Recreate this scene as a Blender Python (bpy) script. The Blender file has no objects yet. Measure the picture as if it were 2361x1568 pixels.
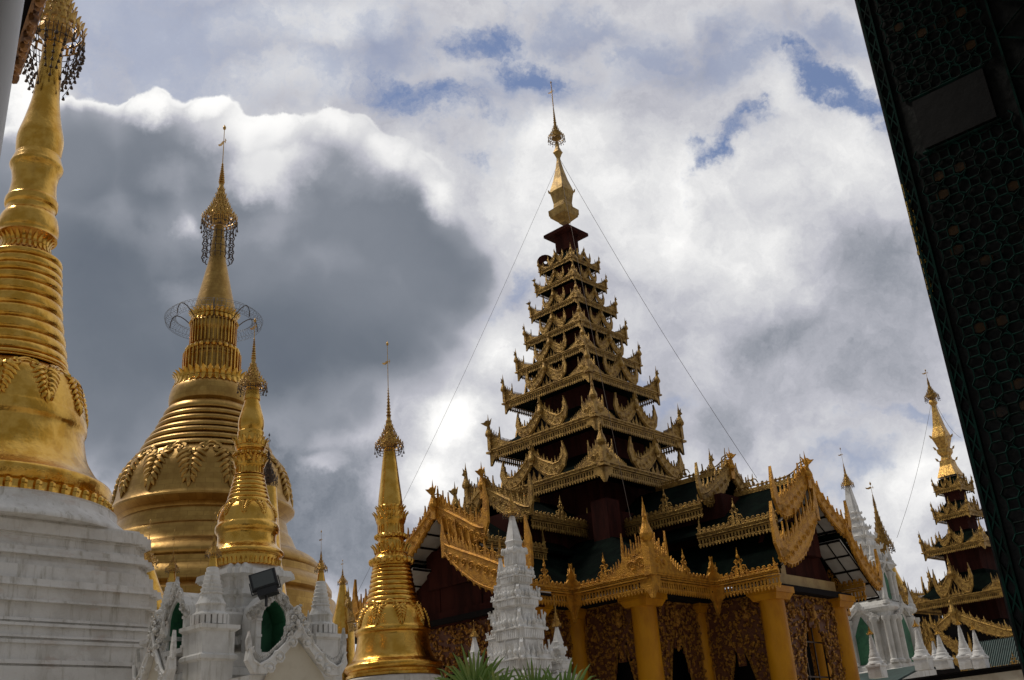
import bpy, math, random
from mathutils import Vector, Matrix
random.seed(7)
S = bpy.context.scene
C = S.collection
PI = math.pi
# ------------------------------------------------------------------ camera
TH, RO, PHI = math.radians(23.1448), math.radians(-4.0754), math.radians(42.6423)
EYE = Vector((0, 0, 1.6))
FWD = Vector((0, math.cos(TH), math.sin(TH)))
_r, _u = Vector((1, 0, 0)), Vector((0, -math.sin(TH), math.cos(TH)))
RGT = math.cos(RO)*_r + math.sin(RO)*_u
UPV = -math.sin(RO)*_r + math.cos(RO)*_u
FPX = 1.0017585*2361
cd = bpy.data.cameras.new('camera'); cam = bpy.data.objects.new('camera', cd); C.objects.link(cam)
cd.sensor_width = 36; cd.lens = 36*1.0017585; cd.clip_start = 0.05; cd.clip_end = 3000
cam.matrix_world = Matrix(((RGT.x, UPV.x, -FWD.x, 0), (RGT.y, UPV.y, -FWD.y, 0), (RGT.z, UPV.z, -FWD.z, 1.6), (0, 0, 0, 1)))
S.camera = cam
S.view_settings.view_transform = 'Standard'; S.view_settings.look = 'None'
S.view_settings.exposure = 0.0; S.view_settings.gamma = 1
S.cycles.use_denoising = True
S.cycles.max_bounces = 6

# ------------------------------------------------------------------ node helper
class NG:
    def __init__(s, nt): s.nt = nt
    def n(s, t, **kw):
        x = s.nt.nodes.new(t)
        for k, v in kw.items(): setattr(x, k, v)
        return x
    def put(s, sock, v):
        if isinstance(v, (int, float)): sock.default_value = v
        elif isinstance(v, (tuple, list)): sock.default_value = tuple(v)
        else: s.nt.links.new(v, sock)
    def m(s, op, a, b=0.0, c=0.0, clamp=False):
        x = s.n('ShaderNodeMath', operation=op, use_clamp=clamp)
        s.put(x.inputs[0], a); s.put(x.inputs[1], b); s.put(x.inputs[2], c)
        return x.outputs[0]
    def v(s, op, a, b=(0, 0, 0)):
        x = s.n('ShaderNodeVectorMath', operation=op); s.put(x.inputs[0], a); s.put(x.inputs[1], b)
        return x.outputs['Value'] if op in ('DOT_PRODUCT', 'LENGTH', 'DISTANCE') else x.outputs['Vector']
    def ss(s, x, a, b):
        r = s.n('ShaderNodeMapRange', interpolation_type='SMOOTHSTEP'); s.put(r.inputs['Value'], x)
        r.inputs['From Min'].default_value = a; r.inputs['From Max'].default_value = b
        return r.outputs[0]
    def mix(s, f, a, b):
        x = s.n('ShaderNodeMix', data_type='RGBA'); s.put(x.inputs['Factor'], f)
        for k, val in ((6, a), (7, b)):
            if isinstance(val, tuple) and len(val) == 3: val = val+(1,)
            s.put(x.inputs[k], val)
        return x.outputs[2]
    def noise(s, vec, sc, det=4, rough=.55, dist=0, out='Fac'):
        x = s.n('ShaderNodeTexNoise'); s.put(x.inputs['Vector'], vec)
        x.inputs['Scale'].default_value = sc; x.inputs['Detail'].default_value = det
        x.inputs['Roughness'].default_value = rough; x.inputs['Distortion'].default_value = dist
        return x.outputs[out]

# ------------------------------------------------------------------ sky (clouds laid out by world direction)
W = bpy.data.worlds.new("World"); S.world = W; W.use_nodes = True
W.cycles.sampling_method = 'MANUAL'; W.cycles.sample_map_resolution = 256
g = NG(W.node_tree); nt = W.node_tree
for n_ in list(nt.nodes): nt.nodes.remove(n_)
SUN_EL, SUN_AZ = math.radians(57), math.radians(-66)      # azimuth from +Y towards +X
sky = g.n('ShaderNodeTexSky', sky_type='NISHITA', sun_disc=False)
sky.sun_elevation = SUN_EL; sky.sun_rotation = SUN_AZ
tc = g.n('ShaderNodeTexCoord')
d = tc.outputs['Generated']
df = g.m('MAXIMUM', g.v('DOT_PRODUCT', d, tuple(FWD)), 0.12)
X = g.m('DIVIDE', g.v('DOT_PRODUCT', d, tuple(RGT)), df)
Y = g.m('DIVIDE', g.v('DOT_PRODUCT', d, tuple(UPV)), df)
cmb = g.n('ShaderNodeCombineXYZ'); g.put(cmb.inputs[0], X); g.put(cmb.inputs[1], Y)
P0 = cmb.outputs[0]
def q(x, y): return ((x-1180.5)/FPX, -(y-784)/FPX, 0)
# warp
def scl(v, k):
    x = g.n('ShaderNodeVectorMath', operation='SCALE'); g.put(x.inputs[0], v); x.inputs[3].default_value = k
    return x.outputs[0]
def cn(P, sc, det=6, rough=.6, dist=0): return g.m('MULTIPLY', g.m('SUBTRACT', g.noise(P, sc, det, rough, dist), .5), 3.2)     # about -1..1
w1 = g.v('SUBTRACT', g.noise(P0, 5.0, 7, .62, out='Color'), (.5, .5, .5))
Pw = g.v('ADD', P0, scl(w1, .12)); Pw2 = g.v('ADD', P0, scl(w1, .30))
def blob(P, x, y, rx, ry=None, rot=0):
    c = q(x, y)
    mp = g.n('ShaderNodeMapping', vector_type='TEXTURE'); g.put(mp.inputs[0], P)
    mp.inputs['Location'].default_value = c; mp.inputs['Rotation'].default_value = (0, 0, math.radians(rot))
    mp.inputs['Scale'].default_value = (rx/FPX, (ry or rx)/FPX, 1)
    return g.m('SUBTRACT', 1.0, g.v('LENGTH', mp.outputs[0]))
def union(P, L):
    o = None
    for b in L:
        t = blob(P, *b)
        o = t if o is None else g.m('SMOOTH_MAX', o, t, .12)
    return o
def puff(P, sc):
    v = g.n('ShaderNodeTexVoronoi', feature='SMOOTH_F1'); g.put(v.inputs['Vector'], P); v.inputs['Scale'].default_value = sc
    v.inputs['Smoothness'].default_value = .35
    return g.m('SUBTRACT', .45, v.outputs['Distance'])
n_big = g.noise(P0, 3.2, 5, .55)
n_mid = cn(Pw, 7.0, 8, .62); n_fine = cn(Pw2, 20.0, 8, .66); n_vf = cn(Pw2, 55.0, 6, .7)
pf = g.m('ADD', g.m('MULTIPLY', puff(Pw, 13), .8), g.m('MULTIPLY', puff(Pw, 30), .5))
# --- blue gaps, torn by fine cloud
blue = union(Pw2, [(400, 110, 400, 240, 10), (860, 130, 170, 150), (990, 250, 260, 120, -10), (1130, 80, 220, 90, 20), (1240, 190, 200, 120),
                   (1880, 200, 230, 70, -18), (2010, 235, 130, 60), (1670, 360, 90, 50), (1480, 120, 160, 80), (1155, 635, 80, 50), (1940, 1110, 90, 80), (1780, 130, 120, 60), (2120, 1010, 120, 30), (1500, 950, 90, 40), (1880, 60, 240, 80), (1600, 150, 260, 110), (1350, 60, 160, 80), (700, 200, 160, 100)])
fld = g.m('ADD', g.m('ADD', blue, g.m('MULTIPLY', n_mid, .45)), g.m('ADD', g.m('MULTIPLY', n_fine, .48), g.m('MULTIPLY', n_vf, .24)))
bl = g.ss(fld, -.12, .95)
deep = union(Pw2, [(1900, 200, 240, 75, -18), (2010, 235, 160, 70), (960, 262, 200, 90, -10), (1120, 70, 150, 70, 20), (1670, 360, 75, 45), (1240, 150, 150, 80)])
bl = g.m('MULTIPLY', bl, g.m('ADD', .55, g.m('MULTIPLY', g.ss(g.m('ADD', deep, g.m('MULTIPLY', n_fine, .2)), -.1, .5), .45)))
# --- bright broken cloud over the centre and right
tex = g.m('ADD', g.m('ADD', g.m('MULTIPLY', n_mid, .12), g.m('MULTIPLY', n_fine, .085)), g.m('ADD', g.m('MULTIPLY', n_vf, .035), g.m('MULTIPLY', pf, .20)))
base = g.m('ADD', .70, tex)
right_grey = union(Pw, [(1720, 880, 420, 240, 20), (2100, 640, 300, 260), (1350, 1500, 500, 450), (2140, 850, 260, 200), (1500, 1000, 260, 120, 10)])
base = g.m('SUBTRACT', base, g.m('MULTIPLY', g.ss(right_grey, 0, .9), .17))
spot = union(Pw, [(1690, 1000, 110, 120), (1780, 800, 170, 60, 20), (1250, 900, 90, 70)])
base = g.m('SUBTRACT', base, g.m('MULTIPLY', g.ss(spot, 0, .8), .13))
bright_r = union(Pw, [(1230, 480, 280, 220), (1560, 470, 420, 200), (1200, 790, 150, 120), (2130, 1130, 190, 130), (1700, 560, 240, 100), (1050, 1050, 150, 90), (700, 60, 330, 80, 5), (680, 180, 200, 80), (1350, 330, 300, 100), (1900, 380, 200, 120)])
base = g.m('ADD', base, g.m('MULTIPLY', g.ss(bright_r, 0, .8), .15))
# --- the big shaded cumulus in front of it
cu0 = union(P0, [(190, 390, 190, 190), (350, 380, 185, 178), (475, 385, 150, 175), (620, 470, 235, 230), (765, 450, 225, 225),
                (900, 520, 205, 190), (1000, 620, 190, 180), (600, 760, 420, 350), (250, 800, 420, 450), (860, 730, 260, 230), (60, 600, 330, 330)])
edge_n = g.m('ADD', g.m('MULTIPLY', pf, .42), g.m('ADD', g.m('MULTIPLY', n_mid, .035), g.m('MULTIPLY', n_fine, .025)))
cu = g.m('ADD', cu0, edge_n)
soft = g.ss(X, -.21, -.04)             # the right and lower flanks melt away
soft = g.m('MAXIMUM', soft, g.ss(Y, .04, -.10))
cum_h = g.ss(cu, .02, .07); cum_s = g.ss(g.m('ADD', cu, g.m('MULTIPLY', n_mid, .10)), -.04, .30)
cum = g.m('ADD', g.m('MULTIPLY', cum_h, g.m('SUBTRACT', 1.0, soft)), g.m('MULTIPLY', cum_s, soft))
core = g.ss(g.m('ADD', cu, g.m('MULTIPLY', n_mid, .06)), .10, .62)
dark = g.m('SUBTRACT', .46, g.m('MULTIPLY', core, .17))
dark = g.m('ADD', dark, g.m('ADD', g.m('MULTIPLY', n_mid, .035), g.m('MULTIPLY', cn(P0, 3.5, 4, .5), .05)))
low_d = union(P0, [(560, 800, 520, 170), (300, 640, 300, 260)])
dark = g.m('SUBTRACT', dark, g.m('MULTIPLY', g.ss(low_d, 0, .7), .07))
lp = union(Pw, [(400, 400, 110, 60, 10), (640, 500, 150, 70, 20), (420, 690, 90, 60), (860, 420, 120, 70)])
dark = g.m('ADD', dark, g.m('MULTIPLY', g.ss(lp, 0, .9), .12))
rim_w = g.m('SUBTRACT', 1.0, g.ss(cu, .05, .26))
top_side = g.ss(g.m('ADD', g.m('MULTIPLY', X, -.35), Y), .02, .22)
lit = union(Pw, [(610, 300, 240, 120, -5), (770, 290, 240, 130, -12), (350, 245, 130, 60), (480, 235, 110, 60), (900, 350, 170, 100, -40), (190, 215, 90, 50), (640, 380, 200, 90), (1010, 450, 110, 70, -40)])
litf = g.ss(g.m('ADD', lit, g.m('ADD', g.m('MULTIPLY', pf, .55), g.m('MULTIPLY', n_mid, .20))), -.05, .85)
cuv = g.m('ADD', dark, g.m('MULTIPLY', g.m('MULTIPLY', rim_w, top_side), .44))
cuv = g.m('MAXIMUM', cuv, g.m('ADD', dark, g.m('MULTIPLY', litf, .50)))
# --- lower middle bank and glows between the spires
lo = union(Pw, [(740, 1130, 280, 200), (600, 1000, 300, 200), (820, 1240, 220, 120)])
lom = g.ss(g.m('ADD', lo, g.m('MULTIPLY', n_mid, .12)), 0, .6)
base = g.m('SUBTRACT', base, g.m('MULTIPLY', lom, .32))
glow = union(Pw, [(770, 1000, 120, 50, 10), (740, 1060, 80, 40), (950, 1110, 170, 100), (1060, 960, 120, 90), (60, 230, 140, 280), (230, 1120, 80, 60)])
base = g.m('ADD', base, g.m('MULTIPLY', g.ss(g.m('ADD', glow, g.m('MULTIPLY', n_mid, .15)), 0, .8), .28))
val = g.m('ADD', g.m('MULTIPLY', base, g.m('SUBTRACT', 1.0, cum)), g.m('MULTIPLY', cuv, cum))
val = g.m('MINIMUM', g.m('MAXIMUM', val, .10), 1.0)
rmp = g.n('ShaderNodeValToRGB'); g.put(rmp.inputs[0], val)
e = rmp.color_ramp.elements
e[0].position = .10; e[0].color = (.085, .105, .145, 1)
e[1].position = 1.0; e[1].color = (1.05, 1.04, 1.02, 1)
for p_, c_ in ((.24, (.155, .178, .215)), (.40, (.28, .30, .345)), (.60, (.50, .505, .56)), (.80, (.76, .76, .77))):
    x_ = rmp.color_ramp.elements.new(p_); x_.color = c_+(1,)
cloud = rmp.outputs[0]
skyc = g.n('ShaderNodeMix', data_type='RGBA', blend_type='MULTIPLY'); skyc.inputs['Factor'].default_value = 1
nt.links.new(sky.outputs[0], skyc.inputs[6]); skyc.inputs[7].default_value = (.085, .085, .085, 1)
blue_c = g.mix(.6, skyc.outputs[2], (.20, .27, .48))
colr = g.mix(g.m('MULTIPLY', bl, g.m('SUBTRACT', 1.0, cum)), cloud, blue_c)
# unseen sky behind the camera, dimmed to weaken the light on camera-facing surfaces
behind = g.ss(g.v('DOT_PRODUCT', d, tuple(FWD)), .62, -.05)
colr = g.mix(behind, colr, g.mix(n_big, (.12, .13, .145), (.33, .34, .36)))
colr = g.mix(g.ss(g.v('DOT_PRODUCT', d, (0, 0, 1)), .0, -.15), colr, (.12, .10, .08))
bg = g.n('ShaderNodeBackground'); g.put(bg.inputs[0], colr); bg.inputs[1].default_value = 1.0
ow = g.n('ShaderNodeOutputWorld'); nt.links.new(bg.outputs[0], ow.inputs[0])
# thin-cloud sun
sl = bpy.data.lights.new('sun', 'SUN'); sl.energy = 1.5; sl.angle = math.radians(11); sl.color = (1, .93, .82)
so = bpy.data.objects.new('sun', sl); C.objects.link(so)
sd = Vector((math.sin(SUN_AZ)*math.cos(SUN_EL), math.cos(SUN_AZ)*math.cos(SUN_EL), math.sin(SUN_EL)))
so.rotation_euler = sd.to_track_quat('Z', 'Y').to_euler()

# ------------------------------------------------------------------ placing helpers (photo pixel -> point at a real distance)
def ray(x, y): return FWD*FPX + RGT*(x-1180.5) - UPV*(y-784)
def at(x, y, dist):
    r = ray(x, y); return EYE + r*(dist/math.hypot(r.x, r.y))
def axis_prof(ax, D, edges):
    A = at(ax[0], ax[1], D); a = math.atan2(A.x, A.y)
    rt = Vector((math.cos(a), -math.sin(a), 0)); fw = Vector((math.sin(a), math.cos(a), 0))
    o = []
    for ex, ey in edges:
        r = ray(ex, ey); P = EYE + r*(D/r.dot(fw)); o.append((abs((P-A).dot(rt)), P.z))
    return A, o
def hz(ax, D, y):      # height on the axis of a thing for a pixel row
    A = at(ax[0], ax[1], D)
    lo_, hi_ = -5, 90
    for _ in range(50):
        m_ = (lo_+hi_)/2; dd = Vector((A.x, A.y, m_))-EYE
        py = 784 - FPX*dd.dot(UPV)/dd.dot(FWD)
        if py > y: lo_ = m_
        else: hi_ = m_
    return (lo_+hi_)/2

# ------------------------------------------------------------------ materials
def mat(name, base, rough=.5, metal=0., base2=None, nscale=2., stretch=(1, 1, 1), bump=0., bscale=30., extra=None, spec=.5, det=5, lo=.42, hi=.62):
    m = bpy.data.materials.new(name); m.use_nodes = True; k = NG(m.node_tree)
    b = m.node_tree.nodes['Principled BSDF']
    co = k.n('ShaderNodeTexCoord').outputs['Object']
    mp = k.n('ShaderNodeMapping'); k.put(mp.inputs[0], co); mp.inputs['Scale'].default_value = stretch
    col = base+(1,)
    f = k.ss(k.noise(mp.outputs[0], nscale, det, .6), lo, hi)
    if base2: col = k.mix(f, base, base2)
    if extra: col = extra(k, co, col)
    k.put(b.inputs['Base Color'], col)
    b.inputs['Metallic'].default_value = metal
    k.put(b.inputs['Roughness'], k.m('ADD', rough-.06, k.m('MULTIPLY', k.noise(mp.outputs[0], nscale*3, 3), .14)))
    b.inputs['Specular IOR Level'].default_value = spec
    if bump:
        bn = k.n('ShaderNodeBump'); bn.inputs['Strength'].default_value = bump; bn.inputs['Distance'].default_value = .05
        k.put(bn.inputs['Height'], k.noise(co, bscale, 4)); k.put(b.inputs['Normal'], bn.outputs[0])
    return m
def plates(sc, dk, amt=.5):
    def f(k, co, col):
        v = k.n('ShaderNodeTexBrick'); 
        # wrap the plate grid round the axis: angle and height
        sp = k.n('ShaderNodeSeparateXYZ'); k.put(sp.inputs[0], co)
        an = k.m('ARCTAN2', sp.outputs[1], sp.outputs[0])
        cb = k.n('ShaderNodeCombineXYZ'); k.put(cb.inputs[0], k.m('MULTIPLY', an, 4.0)); k.put(cb.inputs[1], sp.outputs[2])
        k.put(v.inputs['Vector'], cb.outputs[0]); v.inputs['Scale'].default_value = sc
        v.inputs['Mortar Size'].default_value = .012; v.inputs['Brick Width'].default_value = .8; v.inputs['Row Height'].default_value = .45
        v.inputs['Color1'].default_value = (.0, .0, .0, 1); v.inputs['Color2'].default_value = (.40, .40, .40, 1); v.inputs['Mortar'].default_value = (.9, .9, .9, 1)
        n = k.noise(co, 1.1, 7, .7)
        fac = k.m('MULTIPLY', k.m('ADD', v.outputs['Color'], k.m('MULTIPLY', n, 1.0)), amt, clamp=True)
        return k.mix(fac, col, dk)
    return f
def tarnish(k, co, col):
    mp = k.n('ShaderNodeMapping'); k.put(mp.inputs[0], co); mp.inputs['Scale'].default_value = (1, 1, .45)
    a = k.ss(k.noise(mp.outputs[0], 2.4, 7, .72), .50, .70)
    c1 = k.mix(k.m('MULTIPLY', a, .40), col, (.42, .24, .06))
    b = k.ss(k.noise(co, 9, 6, .7), .60, .74)
    return k.mix(k.m('MULTIPLY', b, .45), c1, (.20, .12, .05))
def streaks(k, co, col):
    mp = k.n('ShaderNodeMapping'); k.put(mp.inputs[0], co); mp.inputs['Scale'].default_value = (3, 3, .35)
    s_ = k.ss(k.noise(mp.outputs[0], 2.2, 6, .7), .50, .72)
    sp = k.ss(k.noise(co, 11, 6, .75), .62, .76)
    c0 = k.mix(k.m('MULTIPLY', sp, .45), col, (.38, .35, .29))
    c1 = k.mix(k.m('MULTIPLY', s_, .7), c0, (.36, .33, .26))
    mp2 = k.n('ShaderNodeMapping'); k.put(mp2.inputs[0], co); mp2.inputs['Scale'].default_value = (1, 1, 3)
    s2 = k.ss(k.noise(mp2.outputs[0], .9, 6, .7), .55, .72)
    c2 = k.mix(k.m('MULTIPLY', s2, .55), c1, (.52, .40, .32))
    s3 = k.ss(k.noise(mp2.outputs[0], .6, 7, .8), .66, .76)
    return k.mix(k.m('MULTIPLY', s3, .5), c2, (.20, .21, .10))
MT = dict(
    gold=mat('gold_leaf', (.73, .43, .09), .21, 1, (.58, .31, .045), 2.5, bump=.25, bscale=9, extra=tarnish),
    goldp=mat('gold_plates', (.60, .38, .11), .38, 1, (.45, .27, .07), 1.4, bump=.35, bscale=3, extra=plates(1.15, (.30, .17, .05), .78)),
    goldd=mat('gold_dull', (.60, .37, .10), .35, .95, (.34, .19, .06), 8, bump=.3, bscale=40),
    goldc=mat('carved_gold', (.42, .255, .065), .42, .75, (.24, .135, .035), 7, bump=.6, bscale=30),
    goldy=mat('carved_gold_bright', (.58, .28, .028), .45, .6, (.40, .18, .02), 6, bump=.6, bscale=30),
    iron=mat('dark_gilt_iron', (.10, .065, .04), .5, .6, (.05, .035, .03), 10),
    white=mat('stucco', (.76, .745, .71), .75, 0, (.64, .62, .58), 1.6, extra=streaks, bump=.2, bscale=18),
    whitec=mat('carved_stucco', (.70, .68, .64), .75, 0, (.44, .42, .38), 6, bump=.6, bscale=16, extra=streaks),
    marble=mat('white_paint', (.82, .81, .79), .6, 0, (.64, .62, .58), 3, bump=.2, bscale=20),
    maroon=mat('maroon_boards', (.055, .015, .011), .8, 0, (.030, .009, .007), 3, stretch=(1, 1, .2), spec=.08),
    roof=mat('dark_green_roof', (.0018, .004, .003), .9, 0, (.004, .009, .006), 2, bump=.3, bscale=60, spec=.03),
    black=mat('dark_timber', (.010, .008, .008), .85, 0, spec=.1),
    column=mat('yellow_gilt_paint', (.54, .235, .006), .5, .0, (.42, .165, .006), 2, stretch=(1, 1, .3), bump=.15, bscale=14, spec=.22),
    cream=mat('cream_panel', (.62, .56, .44), .6, 0, (.52, .45, .34), 2),
    soffit=mat('soffit_panel', (.50, .48, .44), .6, 0, (.42, .39, .35), 2),
    green=mat('green_paint', (.035, .16, .075), .6, 0, (.02, .10, .05), 3),
    palm=mat('palm_leaf', (.11, .20, .028), .38, 0, (.20, .25, .05), 3),
    stem=mat('palm_stem', (.10, .075, .04), .8),
    wire=mat('steel_wire', (.16, .16, .17), .5, .5),
    lampb=mat('lamp_housing', (.012, .013, .015), .45),
    carve=mat('carved_panel', (.52, .25, .035), .42, .45, (.16, .05, .012), 14, bump=.9, bscale=40, lo=.45, hi=.62),
    carvebg=mat('carved_panel_ground', (.10, .028, .012), .6, .1, (.16, .06, .015), 20),
    floor=mat('marble_floor', (.52, .47, .40), .45, 0, (.44, .39, .33), .5),
    pole=mat('grey_white_paint', (.55, .55, .55), .45, 0, (.46, .46, .45), 2),
    spire=mat('weathered_spire_gold', (.40, .26, .08), .5, .7, (.26, .16, .05), 5, bump=.2, bscale=12),
    ochre=mat('ochre_beam', (.46, .31, .12), .6, 0, (.36, .22, .08), 3),
    tin=mat('green_tin', (.035, .06, .052), .5, .2, (.05, .09, .08), 4),
    mosaic=mat('dark_mosaic', (.016, .018, .018), .4, 0, (.007, .009, .009), 20, bump=.08, bscale=30, spec=.25),
    plaque=mat('slate_plaque', (.007, .007, .008), .8, 0, (.008, .008, .009), 6, bump=.04, bscale=40, spec=.25),
    grout=mat('green_grout', (.005, .034, .027), .8, 0, (.005, .012, .010), 14, spec=.1),
    amber=mat('amber_glass', (.05, .028, .012), .25, 0, (.014, .013, .012), 12),
    flake=mat('yellow_paint', (.75, .52, .10), .5, 0, (.30, .20, .05), 40),
    wood=mat('orange_wood', (.42, .19, .05), .5, 0, (.14, .06, .025), 9, stretch=(1, 1, 3)),
)
gl = bpy.data.materials.new('lamp_glass'); gl.use_nodes = True
b_ = gl.node_tree.nodes['Principled BSDF']; b_.inputs['Base Color'].default_value = (.07, .08, .08, 1); b_.inputs['Roughness'].default_value = .12
MT['glass'] = gl

# ------------------------------------------------------------------ mesh builder
class MB:
    def __init__(s): s.v = []; s.f = []
    def add(s, vs, fs):
        o = len(s.v); s.v += [tuple(p) for p in vs]; s.f += [tuple(i+o for i in f) for f in fs]
    def box(s, c, e, M=None):
        vs = []
        for z in (-1, 1):
            for y in (-1, 1):
                for x in (-1, 1):
                    p = Vector((x*e[0]/2, y*e[1]/2, z*e[2]/2))
                    if M: p = M @ p
                    vs.append(Vector(c)+p)
        s.add(vs, [(0, 2, 3, 1), (4, 5, 7, 6), (0, 1, 5, 4), (2, 6, 7, 3), (0, 4, 6, 2), (1, 3, 7, 5)])
    def prism(s, pts, fr, t):       # pts 2d, fr=(O,X,Y), thickness along X x Y
        O, Xa, Ya = map(Vector, fr); N = Xa.cross(Ya).normalized()
        n = len(pts)
        vs = [O+Xa*p[0]+Ya*p[1]-N*t/2 for p in pts]+[O+Xa*p[0]+Ya*p[1]+N*t/2 for p in pts]
        s.add(vs, [tuple(range(n))[::-1], tuple(range(n, 2*n))]+[(i, (i+1) % n, n+(i+1) % n, n+i) for i in range(n)])
    def lathe(s, prof, seg=32, c=(0, 0, 0), cap=True, flute=0, fn=0):
        vs = []; m = len(prof)
        for r, z in prof:
            for i in range(seg):
                a = 2*PI*i/seg; rr = r*(1+flute*math.cos(a*fn)) if fn else r
                vs.append((c[0]+rr*math.cos(a), c[1]+rr*math.sin(a), c[2]+z))
        fs = []
        for j in range(m-1):
            for i in range(seg):
                k = (i+1) % seg
                fs.append((j*seg+i, j*seg+k, (j+1)*seg+k, (j+1)*seg+i))
        if cap: fs += [tuple(range(seg))[::-1], tuple(range((m-1)*seg, m*seg))]
        s.add(vs, fs)
    def loft(s, rings, cap=True):
        n = len(rings[0]); vs = [p for r in rings for p in r]; fs = []
        for j in range(len(rings)-1):
            for i in range(n):
                k = (i+1) % n; fs.append((j*n+i, j*n+k, (j+1)*n+k, (j+1)*n+i))
        if cap: fs += [tuple(range(n))[::-1], tuple(range((len(rings)-1)*n, len(rings)*n))]
        s.add(vs, fs)
    def tube(s, pts, r, seg=6, closed=False):
        pts = [Vector(p) for p in pts]; rings = []
        n = len(pts)
        for i, p in enumerate(pts):
            if closed: t = pts[(i+1) % n]-pts[i-1]
            else: t = pts[min(i+1, n-1)]-pts[max(i-1, 0)]
            if t.length < 1e-9: t = Vector((0, 0, 1))
            t.normalize(); a = t.orthogonal().normalized() if abs(t.z) > .9 else t.cross(Vector((0, 0, 1))).normalized()
            b = t.cross(a); rr = r[i] if isinstance(r, (list, tuple)) else r
            rings.append([p+(a*math.cos(2*PI*k/seg)+b*math.sin(2*PI*k/seg))*rr for k in range(seg)])
        if closed: rings.append(rings[0])
        s.loft(rings, cap=not closed)
    def ball(s, c, r, sx=1, sy=1, sz=1, seg=8, rings=5):
        prof = [(max(.001, r*math.sin(PI*j/rings)), -r*math.cos(PI*j/rings)) for j in range(rings+1)]
        o = len(s.v); s.lathe(prof, seg, (0, 0, 0))
        for i in range(o, len(s.v)):
            p = s.v[i]; s.v[i] = (c[0]+p[0]*sx, c[1]+p[1]*sy, c[2]+p[2]*sz)
    def build(s, name, m, parent=None, loc=(0, 0, 0), rz=0, smooth=False, xf=None):
        me = bpy.data.meshes.new(name)
        vs = [tuple(xf(p)) for p in s.v] if xf else s.v
        me.from_pydata(vs, [], s.f); me.materials.append(m)
        if smooth:
            me.polygons.foreach_set('use_smooth', [True]*len(me.polygons))
            try: me.set_sharp_from_angle(angle=math.radians(38))
            except Exception: pass
        me.update()
        o = bpy.data.objects.new(name, me); C.objects.link(o)
        if parent: o.parent = parent
        o.location = loc; o.rotation_euler = (0, 0, rz)
        return o
def inst(o, name, parent, loc=(0, 0, 0), rz=0, sc=None):
    c = bpy.data.objects.new(name, o.data); C.objects.link(c); c.parent = parent; c.location = loc; c.rotation_euler = (0, 0, rz)
    if sc: c.scale = sc
    return c
def thing(name, label, cat, loc, rz=0, group=None):
    o = bpy.data.objects.new(name, None); C.objects.link(o); o.location = loc; o.rotation_euler = (0, 0, rz)
    o.empty_display_size = .3
    o['label'] = label; o['category'] = cat
    if group: o['group'] = group
    return o
def tag(o, label, cat, group=None):
    o['label'] = label; o['category'] = cat
    if group: o['group'] = group
    return o

# ------------------------------------------------------------------ ornament vocabulary
def flame_pts(h, w, lean=0.):
    L = [(-.5, 0), (-.42, .22), (-.30, .42), (-.16, .55), (-.14, .72), (-.02, .86), (.10, 1.0), (.08, .8), (.16, .62), (.34, .5), (.28, .34), (.5, .16), (.5, 0)]
    return [(x*w + lean*y*w, y*h) for x, y in L]
def leafring(mb, r, z, n, h, w, out=.3, t=.02, up=1, a0=0., curl=.5):
    """a ring of n upright (or hanging) petals; each bends outward"""
    for i in range(n):
        a = 2*PI*i/n + a0
        X_ = Vector((-math.sin(a), math.cos(a), 0)); R_ = Vector((math.cos(a), math.sin(a), 0))
        rings = []
        for k, (wv, f) in enumerate(((1, 0), (1.02, .35), (.8, .7), (.12, 1.0))):
            p = R_*(r + out*h*f**2) + Vector((0, 0, z + up*h*f*(1-curl*.2*f)))
            hw = w*wv/2
            rings.append([p-X_*hw-R_*t, p-X_*hw*.6+R_*t, p+X_*hw*.6+R_*t, p+X_*hw-R_*t])
        mb.loft(rings)
def beads(mb, r, z, n, s, sz=1., seg=6, rings=4, a0=0):
    for i in range(n):
        a = 2*PI*i/n+a0; mb.ball((r*math.cos(a), r*math.sin(a), z), s, sz=sz, seg=seg, rings=rings)
def garland(mb, prof, z0, n, drop, w, t, a0=0):
    """hanging acanthus drops laid on a bell: a swag curl and three tapering lobes following the profile"""
    def rad(z):
        for (r1, z1), (r2, z2) in zip(prof, prof[1:]):
            if min(z1, z2) <= z <= max(z1, z2): return r1+(r2-r1)*(z-z1)/((z2-z1) or 1)
        return prof[0][0]
    for i in range(n):
        a = 2*PI*i/n + a0
        def P(du, z, o):
            r = rad(z)+o; b = a+du/r
            return (r*math.cos(b), r*math.sin(b), z)
        for sg in (-1, 1):
            for (cx_, cz, rs) in ((.36, .02, .19), (.15, -.10, .13)):       # paired spirals
                pts = []
                for k in range(12):
                    f = k/11; an = PI*.5-sg*0+2*PI*1.2*f; rr = rs*w*(1-.75*f)
                    pts.append(P(sg*(cx_*w+rr*math.cos(an)), z0+cz*drop+rr*math.sin(an)*.9, t*.35))
                mb.tube(pts, [t*(1.15-.45*k/11) for k in range(12)], 5)
            for k in range(6):                                             # lobes sweeping out and down
                zt = z0-drop*(.02+.13*k); L = w*(.46-.065*k)
                pts = [P(sg*(.04*w+L*f), zt-drop*(.02+.20*f**1.5), t*.5*math.sin(PI*f)) for f in (0, .25, .5, .75, 1.)]
                mb.tube(pts, [t*.6, t*1.15, t*1.3, t*1.1, t*.3], 6)
        pts = [P(0, z0-drop*(.62+.38*f), t*.4*math.sin(PI*f)) for f in (0, .3, .6, .85, 1)]
        mb.tube(pts, [t*.8, t*1.4, t*1.3, t*.8, t*.2], 6)
        gap = 2*PI*rad(z0)/n
        for o_ in (0, .10):
            pts = [P(w*.36+(gap-w*.72)*(k/10), z0+drop*(.10-o_)+drop*.12*math.sin(PI*k/10), t*.1) for k in range(11)]
            mb.tube(pts, t*.8, 5)
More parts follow.
